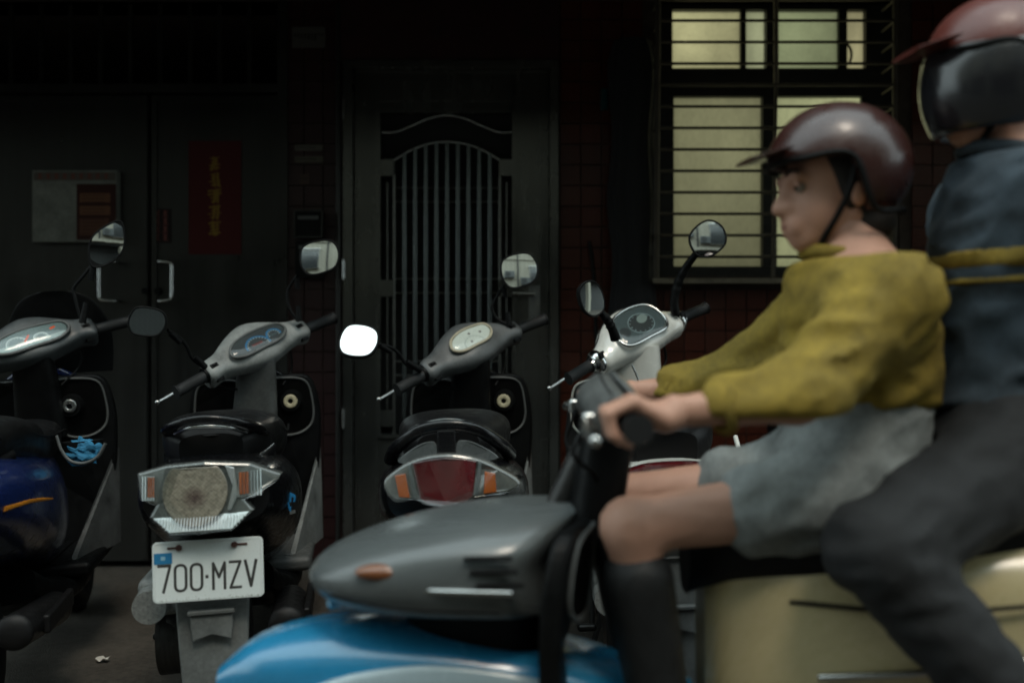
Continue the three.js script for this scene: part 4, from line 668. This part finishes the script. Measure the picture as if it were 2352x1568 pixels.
// ------------------------------------------------------------------ the passing pair: scooter, driver in yellow, pillion rider at the picture edge
function surfaceNets(f, lo, hi, cell) { // smooth mesh of f = 0 (inside negative)
  const n = ['x', 'y', 'z'].map(k => Math.ceil((hi[k] - lo[k]) / cell) + 1), [nx, ny, nz] = n, val = new Float32Array(nx * ny * nz), id = (i, j, k) => i + nx * (j + ny * k);
  for (let k = 0; k < nz; k++) for (let j = 0; j < ny; j++) for (let i = 0; i < nx; i++) val[id(i, j, k)] = f(lo.x + i * cell, lo.y + j * cell, lo.z + k * cell);
  const vid = new Int32Array(nx * ny * nz).fill(-1), pos = [];
  for (let k = 0; k < nz - 1; k++) for (let j = 0; j < ny - 1; j++) for (let i = 0; i < nx - 1; i++) {
    let sx = 0, sy = 0, sz = 0, c = 0; const v = m => val[id(i + (m & 1), j + (m >> 1 & 1), k + (m >> 2))];
    for (let m = 0; m < 8; m++) for (let b = 1; b < 8; b <<= 1) if (!(m & b)) { const a = v(m), d = v(m | b); if ((a < 0) !== (d < 0)) { const t = a / (a - d); sx += (m & 1) + (b === 1 ? t : 0); sy += (m >> 1 & 1) + (b === 2 ? t : 0); sz += (m >> 2) + (b === 4 ? t : 0); c++; } }
    if (c) { vid[id(i, j, k)] = pos.length / 3; pos.push(lo.x + (i + sx / c) * cell, lo.y + (j + sy / c) * cell, lo.z + (k + sz / c) * cell); }
  }
  const idx = [], quad = (a, b, c, d, s) => { if (a < 0 || b < 0 || c < 0 || d < 0) return; s ? idx.push(a, b, c, a, c, d) : idx.push(a, c, b, a, d, c); };
  for (let k = 1; k < nz - 1; k++) for (let j = 1; j < ny - 1; j++) for (let i = 1; i < nx - 1; i++) {
    const a = val[id(i, j, k)] < 0;
    if (a !== val[id(i + 1, j, k)] < 0) quad(vid[id(i, j - 1, k - 1)], vid[id(i, j, k - 1)], vid[id(i, j, k)], vid[id(i, j - 1, k)], a);
    if (a !== val[id(i, j + 1, k)] < 0) quad(vid[id(i - 1, j, k - 1)], vid[id(i - 1, j, k)], vid[id(i, j, k)], vid[id(i, j, k - 1)], a);
    if (a !== val[id(i, j, k + 1)] < 0) quad(vid[id(i - 1, j - 1, k)], vid[id(i, j - 1, k)], vid[id(i, j, k)], vid[id(i - 1, j, k)], a);
  }
  const g = new THREE.BufferGeometry(); g.setAttribute('position', new THREE.Float32BufferAttribute(pos, 3)); g.setIndex(idx); g.computeVertexNormals();
  const uv = new Float32Array(pos.length / 3 * 2); for (let i = 0; i < pos.length / 3; i++) { uv[2 * i] = pos[3 * i] + pos[3 * i + 2] * .6; uv[2 * i + 1] = pos[3 * i + 1]; } g.setAttribute('uv', new THREE.BufferAttribute(uv, 2));
  return g;
}
const capsule = (a, b, ra, rb) => { const dx = b.x - a.x, dy = b.y - a.y, dz = b.z - a.z, L = dx * dx + dy * dy + dz * dz || 1e-9; return (x, y, z) => { let t = ((x - a.x) * dx + (y - a.y) * dy + (z - a.z) * dz) / L; t = t < 0 ? 0 : t > 1 ? 1 : t; return Math.hypot(x - a.x - t * dx, y - a.y - t * dy, z - a.z - t * dz) - ra - (rb - ra) * t; }; };
const ellipsoid = (c, rx, ry, rz) => (x, y, z) => { const k0 = Math.hypot((x - c.x) / rx, (y - c.y) / ry, (z - c.z) / rz); const k1 = Math.hypot((x - c.x) / (rx * rx), (y - c.y) / (ry * ry), (z - c.z) / (rz * rz)); return k1 ? k0 * (k0 - 1) / k1 : -Math.min(rx, ry, rz); };
const smin = (a, b, k) => { const h = Math.max(k - Math.abs(a - b), 0) / k; return Math.min(a, b) - h * h * k * .25; };
const union = (fs, k) => (x, y, z) => { let d = 1e3; for (const f of fs) d = smin(d, f(x, y, z), k); return d; };
const smax = (a, b, k) => -smin(-a, -b, k);
const nzv = new ImprovedNoise();
const folds = (f, amp, sc) => (x, y, z) => { const d = f(x, y, z); return Math.abs(d) > .05 ? d : d + amp * (Math.abs(nzv.noise(x * sc * .7 + y * 3, y * sc * 1.3 - x * 6, z * sc * .6)) * 2.2 - .5 + .35 * Math.abs(nzv.noise(x * sc * 1.7 + 9, y * sc * 2.4 + x * 9, z * sc * 1.4))); };

const skin = new THREE.MeshPhysicalMaterial({ color: rgb(.50, .27, .19), roughness: .6, map: dustFaint, sheen: .2 });
const cloth = (r, g, b) => new THREE.MeshStandardMaterial({ color: rgb(r, g, b), roughness: .85, map: dust, bumpMap: fineBump, bumpScale: .0006 });
// a head in its own axes: looks along -x, up +y, centre between the ears; s scales it
function headField(s) {
  return union([ellipsoid(V(.012, .045, 0), .098, .088, .076), ellipsoid(V(-.035, -.03, 0), .062, .075, .058), ellipsoid(V(-.06, -.085, 0), .032, .024, .03), capsule(V(-.05, -.075, 0), V(.02, -.05, .045), .02, .016), capsule(V(-.05, -.075, 0), V(.02, -.05, -.045), .02, .016),
    capsule(V(-.094, .015, 0), V(-.112, -.025, 0), .008, .013), capsule(V(-.098, -.026, .012), V(-.098, -.026, -.012), .008, .008), capsule(V(-.088, .03, .035), V(-.09, .03, -.035), .011, .011), capsule(V(-.09, -.055, .016), V(-.09, -.055, -.016), .008, .008), capsule(V(-.087, -.066, .012), V(-.087, -.066, -.012), .008, .008), ellipsoid(V(.012, -.005, .073), .014, .028, .01), ellipsoid(V(.012, -.005, -.073), .014, .028, .01)], .022);
}
const Mx = (c, s, tilt = 0, yaw = 0) => new THREE.Matrix4().compose(c, new THREE.Quaternion().setFromEuler(new THREE.Euler(0, yaw, tilt)), V(s, s, s));
function handField(side, grip) { // fingers closed round a bar along z through grip; wrist comes from +x
  const P = (ang, r, z) => V(grip.x + Math.cos(ang) * r, grip.y + Math.sin(ang) * r, grip.z + z), D = Math.PI / 180, fs = [];
  [[-.034, 1], [-.012, 1.06], [.010, 1.0], [.031, .86]].forEach(([z, k]) => { const zz = z * side; const a = P(82 * D, .038, zz), b = P(150 * D, .036 + .004 * k, zz), c = P(205 * D, .030, zz), d = P(265 * D, .028, zz * .96); fs.push(capsule(a, b, .0098, .009), capsule(b, c, .009, .0082), capsule(c, d, .0082, .0072)); });
  const palm = []; for (const z of [-.03, -.01, .012, .028]) palm.push(capsule(P(78 * D, .037, z * side), P(10 * D, .058, z * side * .8), .0115, .014));
  const thumb = [capsule(P(15 * D, .05, -.03 * side), P(-40 * D, .036, -.045 * side), .0125, .0105), capsule(P(-40 * D, .036, -.045 * side), P(-110 * D, .030, -.04 * side), .0105, .0085)];
  const f1 = union(fs, .006), f2 = union(palm, .016), f3 = union(thumb, .008);
  return (x, y, z) => smin(smin(f2(x, y, z), f1(x, y, z), .008), f3(x, y, z), .01);
}
function makeRider(c) {
  const t = thing('person', c.label, 'person', c.pelvis.clone().setY(c.pelvis.y), null);
  const back = g => g.translate(-t.position.x, -t.position.y, -t.position.z);
  const J = c.j, sh = [J.shN, J.shF], bodyBones = [], k = c.k || 1;
  const torso = union([ellipsoid(J.pelvis, .135 * k, .12 * k, .165 * k), ellipsoid(J.waist, .115 * k, .14 * k, .145 * k), ellipsoid(J.chest, .125 * k, .17 * k, .16 * k), capsule(J.shN, J.shF, .062 * k, .062 * k), capsule(J.neck, J.head.clone().add(V(.02, -.04, 0)), .062 * k, .055 * k)], .07);
  const limbs = []; for (const s of ['N', 'F']) {
    limbs.push(capsule(J['sh' + s], J['el' + s], .05 * k, .04 * k), capsule(J['el' + s], J['wr' + s], .041 * k, .028 * k));
    const q = k * (c.leg || 1); limbs.push(capsule(J['hip' + s], J['kn' + s], .085 * q, .056 * q), capsule(J['kn' + s], J['an' + s], .056 * q, .038 * q));
    limbs.push(capsule(J['an' + s], J['an' + s].clone().add(V(-.13, -.05, 0)), .042, .032), capsule(J['an' + s].clone().add(V(.03, -.04, 0)), J['an' + s].clone().add(V(-.1, -.055, 0)), .034, .034));
  }
  const arms = union([0, 1, 6, 7].map(i => limbs[i]), .02), legs = union([2, 3, 4, 5, 8, 9, 10, 11].map(i => limbs[i]), .03);
  const whole = (x, y, z) => smin(smin(torso(x, y, z), arms(x, y, z), .05), legs(x, y, z), .05);
  const all = Object.values(J), lo = V(1e3, 1e3, 1e3), hi = V(-1e3, -1e3, -1e3); for (const q of all) { lo.min(q); hi.max(q); } lo.subScalar(.24); hi.addScalar(.24);
  const geos = [surfaceNets(whole, lo, hi, .016)];
  const hm = Mx(J.head, c.headScale || 1, c.nod || 0, c.turn || 0), hf = headField(1);
  geos.push(surfaceNets(hf, V(-.15, -.14, -.11), V(.14, .16, .11), .004).applyMatrix4(hm));
  for (const [s, side] of [['N', 1], ['F', -1]]) if (c.grips && c.grips[s]) { const g = c.grips[s], h = handField(side, g), w = J['wr' + s]; const hfw = union([h, capsule(g.clone().add(V(.055, .015, 0)), w, .021, .027)], .02); geos.push(surfaceNets(hfw, g.clone().min(w).subScalar(.085), g.clone().max(w).addScalar(.085), .0035)); }
  const body = part('body', join(geos.map(back)), skin, t);
  for (const s of [-1, 1]) { const e = part('eye', back(ball(V(-.081, .011, s * .031), .0115).applyMatrix4(hm)), plastic(.22, .2, .18, .4, { map: null }), body); part('iris', back(ball(V(-.0885, .0105, s * .0322), .0072, .7, 1, 1).applyMatrix4(hm)), plastic(.02, .014, .01, .2, { map: null }), e); part('eyelid', back(tube([V(-.084, .012, s * .0185), V(-.0935, .0175, s * .031), V(-.0865, .013, s * .0445)], .0048, 14, 6).applyMatrix4(hm)), skin, body); }
  for (const s of [-1, 1]) part('eyebrow', back(tube([V(-.1, .036, s * .016), V(-.101, .041, s * .032), V(-.09, .037, s * .048)], .0038, 12, 6).applyMatrix4(hm)), M.blackPlastic, body);
  part('lips', back(tube([V(-.094, -.06, -.02), V(-.1005, -.06, -.008), V(-.1005, -.06, .008), V(-.094, -.06, .02)], .0045, 16, 6).applyMatrix4(hm)), plastic(.3, .1, .08, .6), body);
  // hair under the helmet
  part('hair', back(surfaceNets((x, y, z) => { const d = ellipsoid(V(.02, .035, 0), .108, .1, .086)(x, y, z) + .004 * nzv.noise(x * 60, y * 18, z * 60); const cut = Math.max(-(x + .02 + .4 * y), -(y + (c.longHair ? .13 : .085))); return smax(Math.min(d, ellipsoid(V(.05, -.05, 0), .062, .07, .068)(x, y, z)), cut, .01); }, V(-.15, -.16, -.12), V(.16, .16, .12), .006).applyMatrix4(hm)), cloth(.012, .01, .009), body);
  // helmet: open-face shell with peak, rim and strap
  { const he = ellipsoid(V(.012, .05, 0), .138, .122, .112), hi2 = ellipsoid(V(.012, .05, 0), .118, .104, .094);
    const shell = (x, y, z) => { const front = -(y - .052 - .0) - Math.max(0, 0) ; const cut = Math.max((x < -.015 ? .055 : x < .03 ? .055 - (x + .015) * 2.2 : -.044) - y, -1); return smax(smax(he(x, y, z), -hi2(x, y, z), .006), cut, .008); };
    const h = part('helmet', back(surfaceNets(shell, V(-.17, -.1, -.14), V(.18, .2, .14), .005).applyMatrix4(hm)), c.helmet, t);
    const pk = []; for (let i = 0; i <= 6; i++) { const q = i / 6; pk.push(ring(V(-.112 - .062 * q, .078 - .012 * q, 0), BZ, UY, .092 * (1 - .45 * q * q), .004, 2.2, 36)); }
    part('peak', back(loft(pk, 2).applyMatrix4(hm)), c.peak || c.helmet, h);
    if (c.visor) part('visor', back(surfaceNets(((o1, i1) => (x, y, z) => smax(smax(o1(x, y, z), -i1(x, y, z), .003), Math.max(x + .005, y - .07, -.085 - y), .006))(ellipsoid(V(.012, .0, 0), .150, .165, .122), ellipsoid(V(.012, .0, 0), .130, .145, .102)), V(-.18, -.12, -.15), V(.1, .12, .15), .005).applyMatrix4(hm)), plastic(.012, .012, .014, .25, { map: null, coat: .5 }), h);
    part('strap', back(join([-1, 1].map(s => tube([V(0, .05, s * .1), V(-.02, -.02, s * .086), V(-.045, -.085, s * .045), V(-.055, -.118, 0)], .006, 24, 6).applyMatrix4(hm)))), M.blackPlastic, h);
    part('rim', back(tube([V(-.122, .056, 0), V(-.095, .056, .078), V(-.015, .055, .11), V(.03, -.042, .098), V(.1, -.042, .062), V(.125, -.042, 0), V(.1, -.042, -.062), V(.03, -.042, -.098), V(-.015, .055, -.11), V(-.095, .056, -.078)], .006, 90, 6, true).applyMatrix4(hm)), M.blackPlastic, h);
  }
  // clothes: fields a little outside the body, cut at the hems
  const cut = (f, hem) => (x, y, z) => smax(f(x, y, z), hem(x, y, z), .008);
  const puff = c.puff || .022;
  const sleeve = q => union(['N', 'F'].flatMap(s => { const e = J['el' + s], w = J['wr' + s], end = e.clone().lerp(w, c.sleeve); return [capsule(J['sh' + s], e, .055 * k + puff, .048 * k + puff), capsule(e, end, .048 * k + puff, .038 * k + puff * .8)]; }), .03);
  const sl = sleeve(), jac = (x, y, z) => smin(torso(x, y, z) - puff, sl(x, y, z), .05);
  const jr = folds(jac, .011, 15), jf = cut(jr, (x, y, z) => Math.max(c.hem - y, y - c.collar));
  const jacket = part('jacket', back(surfaceNets(jf, lo, hi, .011)), c.jacket, t);
  for (const bd of c.band || []) part('stripe', back(surfaceNets(cut((x, y, z) => jr(x, y, z) - .006, (x, y, z) => Math.max(bd[0] - y, y - bd[1])), lo, hi, .011)), c.bandMat, jacket);
  for (const s of ['N', 'F']) { const e = J['el' + s], w = J['wr' + s], q = e.clone().lerp(w, c.sleeve), d = w.clone().sub(e).normalize(), u = V(0, 1, 0).addScaledVector(d, -d.y).normalize(), v = d.clone().cross(u), R = .038 * k + puff * .8 - .016; part('cuff', back(tube(Array.from({ length: 16 }, (_, i) => { const a = i / 16 * 6.283; return q.clone().addScaledVector(u, R * Math.cos(a)).addScaledVector(v, R * Math.sin(a)).addScaledVector(d, .012 + .004 * Math.sin(a * 3)); }), .009, 60, 8, true)), c.jacket, jacket); }
  part('collar', back(tube(Array.from({ length: 14 }, (_, i) => { const a = i / 14 * 6.283; return V(J.neck.x + .078 * k * Math.cos(a) - .005, c.collar + .004 - .02 * Math.cos(a + Math.PI) * -.6, J.neck.z + .075 * k * Math.sin(a)); }), .014, 60, 8, true)), c.jacket, jacket);
  const kneeAt = c.legs, pf = union(['N', 'F'].flatMap(s => { const h = J['hip' + s], kn = J['kn' + s], an = J['an' + s]; const o = [capsule(h, kneeAt <= 1 ? h.clone().lerp(kn, kneeAt) : kn, .09 * k + .014, (kneeAt <= 1 ? .078 : .066) * k + .012)]; if (kneeAt > 1) o.push(capsule(kn, kn.clone().lerp(an, kneeAt - 1), .066 * k + .01, .05 * k + .012)); return o; }), .03);
  const tf = folds(cut((x, y, z) => smin(torso(x, y, z) - .014, pf(x, y, z), .05), (x, y, z) => y - c.hem - .03), .008, 17);
  part('trousers', back(surfaceNets(tf, lo, hi, .011)), c.trousers, t);
  if (c.boots) part('boots', back(surfaceNets(union(['N', 'F'].flatMap(s => { const a = J['an' + s], kn = J['kn' + s]; return [capsule(a.clone().lerp(kn, .72), a, .062, .052), capsule(a, a.clone().add(V(-.14, -.05, 0)), .05, .042), capsule(a.clone().add(V(.03, -.045, 0)), a.clone().add(V(-.11, -.06, 0)), .042, .042)]; }), .02), lo, hi, .012)), M.rubber, t);
  t.position.x += c.dx || 0;
  return t;
}
const MZ = 1.85, BX = .48;
makeScooter({
  name: 'passing_scooter', label: 'gold and grey scooter with blue front fender carrying two riders past the row', pos: V(BX, 0, -MZ), yaw: Math.PI / 2, steer: 0, hy: .93, hz: -.30, barSecs: [[-.215, .03, .03, 0, -.01], [-.2, .034, .034, 0, -.01], [-.1, .042, .036, .004, -.006], [0, .055, .04, .008, 0], [.1, .042, .036, .004, -.006], [.2, .034, .034, 0, -.01], [.215, .03, .03, 0, -.01]], bigFender: true,
  body: M.goldPaint, front: M.silverPaint, inner: M.midPlastic, bar: M.midPlastic, stemMat: M.blackPlastic, seatTop: .745, shieldTop: .7, skirt: M.silverPaint, guard: M.blackPlastic,
  dial: { outline: ovalDial(.085, .03), face: dialSilver, off: .006, up: .042 }, tail: redTail, rail: blackRail, plate: { y: .49, z: .93, mat: new THREE.MeshStandardMaterial({ color: rgb(.7, .72, .72), roughness: .5 }) },
  extraBar: (t, p) => { for (const s of [-1, 1]) { p('front_indicator', ball(V(s * .168, .66, -.70), .036, .5, .42, 1.3), plastic(.2, .06, .012, .3, { coat: 1 }), t); p('body_seam', tube([V(s * .13, .60, .0), V(s * .193, .60, .2), V(s * .212, .625, .48), V(s * .202, .655, .7), V(s * .176, .672, .84)], .004, 40, 6), M.blackPlastic, t); p('side_trim', tube([V(s * .162, .48, .04), V(s * .192, .50, .22), V(s * .212, .545, .48), V(s * .200, .60, .70)], .007, 40, 8), M.alloy, t); p('pillion_peg', rod(V(s * .14, .3, .36), V(s * .29, .3, .37), .012), M.darkAlloy, t); }
    for (const s of [-1, 1]) for (let i = 0; i < 3; i++) p('vent_slot', rod(V(s * .203, .69 - i * .022, -.56 + i * .01), V(s * .207, .692 - i * .022, -.48 + i * .01), .0045), M.blackPlastic, t);
    p('cowl_seam', tube([V(-.2, .60, -.50), V(-.192, .605, -.66), V(-.13, .61, -.79), V(0, .612, -.845), V(.13, .61, -.79), V(.192, .605, -.66), V(.2, .60, -.50)], .003, 60, 6), M.blackPlastic, t);
    const h = p('headlight', ring3(), M.reflector, t); p('headlight_glass', ball(V(0, .60, -.785), .075, 1.1, .62, .5), M.clear, h); for (const s of [-1, 1]) p('chrome_strip', tube([V(s * .14, .63, -.74), V(s * .197, .635, -.6), V(s * .21, .635, -.48)], .005, 20, 8), M.alloy, t); },
  });
function ring3() { return new THREE.LatheGeometry([[0, -.02], [.05, -.012], [.075, .01], [.08, .02], [.07, .02]].map(q => new THREE.Vector2(...q)), 36).rotateX(-Math.PI / 2).scale(1.05, .55, 1).translate(0, .60, -.79); }
{
  const z = d => -MZ + d, j = {
    pelvis: V(.52, .79, z(0)), waist: V(.545, .93, z(0)), chest: V(.54, 1.07, z(0)), neck: V(.525, 1.185, z(0)), head: V(.50, 1.325, z(0)),
    shN: V(.545, 1.13, z(.15)), shF: V(.545, 1.13, z(-.15)), elN: V(.36, .955, z(.25)), elF: V(.36, .955, z(-.25)), wrN: V(.156, .94, z(.283)), wrF: V(.156, .94, z(-.283)),
    hipN: V(.50, .775, z(.085)), hipF: V(.50, .775, z(-.085)), knN: V(.10, .735, z(.15)), knF: V(.10, .735, z(-.15)), anN: V(.16, .40, z(.12)), anF: V(.16, .40, z(-.12)) };
  makeRider({ label: 'rider in yellow jacket, grey shorts and dark maroon helmet steering the passing scooter', j, pelvis: j.pelvis, k: .93, dx: .10, leg: .86, headScale: .98, nod: .06, turn: .12,
    grips: { N: V(.084, .918, z(.283)), F: V(.084, .918, z(-.283)) }, helmet: plastic(.045, .014, .011, .5, { coat: .3 }), jacket: cloth(.29, .20, .022), trousers: cloth(.24, .26, .26), legs: .42, sleeve: .55, hem: .93, collar: 1.2, boots: true });
}
{
  const z = d => -MZ + d, j = {
    pelvis: V(.86, .86, z(0)), waist: V(.885, 1.02, z(0)), chest: V(.885, 1.22, z(0)), neck: V(.87, 1.365, z(0)), head: V(.84, 1.52, z(0)),
    shN: V(.89, 1.305, z(.185)), shF: V(.89, 1.305, z(-.185)), elN: V(1.02, 1.08, z(.25)), elF: V(1.02, 1.08, z(-.25)), wrN: V(1.13, .90, z(.16)), wrF: V(1.13, .90, z(-.16)),
    hipN: V(.84, .85, z(.1)), hipF: V(.84, .85, z(-.1)), knN: V(.53, .715, z(.24)), knF: V(.53, .715, z(-.24)), anN: V(.84, .35, z(.25)), anF: V(.84, .35, z(-.25)) };
  makeRider({ label: 'pillion rider in blue-grey jacket with yellow stripe and red helmet at the picture edge', j, pelvis: j.pelvis, k: 1.04, dx: .06, nod: .05, turn: .1, visor: true, grips: { N: V(1.165, .875, z(.14)), F: V(1.165, .875, z(-.14)) },
    helmet: plastic(.13, .03, .022, .6, { coat: .12 }), jacket: cloth(.045, .065, .085), band: [[1.150, 1.166], [1.178, 1.212]], bandMat: cloth(.26, .17, .018), trousers: cloth(.015, .016, .018), legs: 1.85, sleeve: .9, hem: .93, collar: 1.39, boots: false });
}
renderer.render(scene, camera);
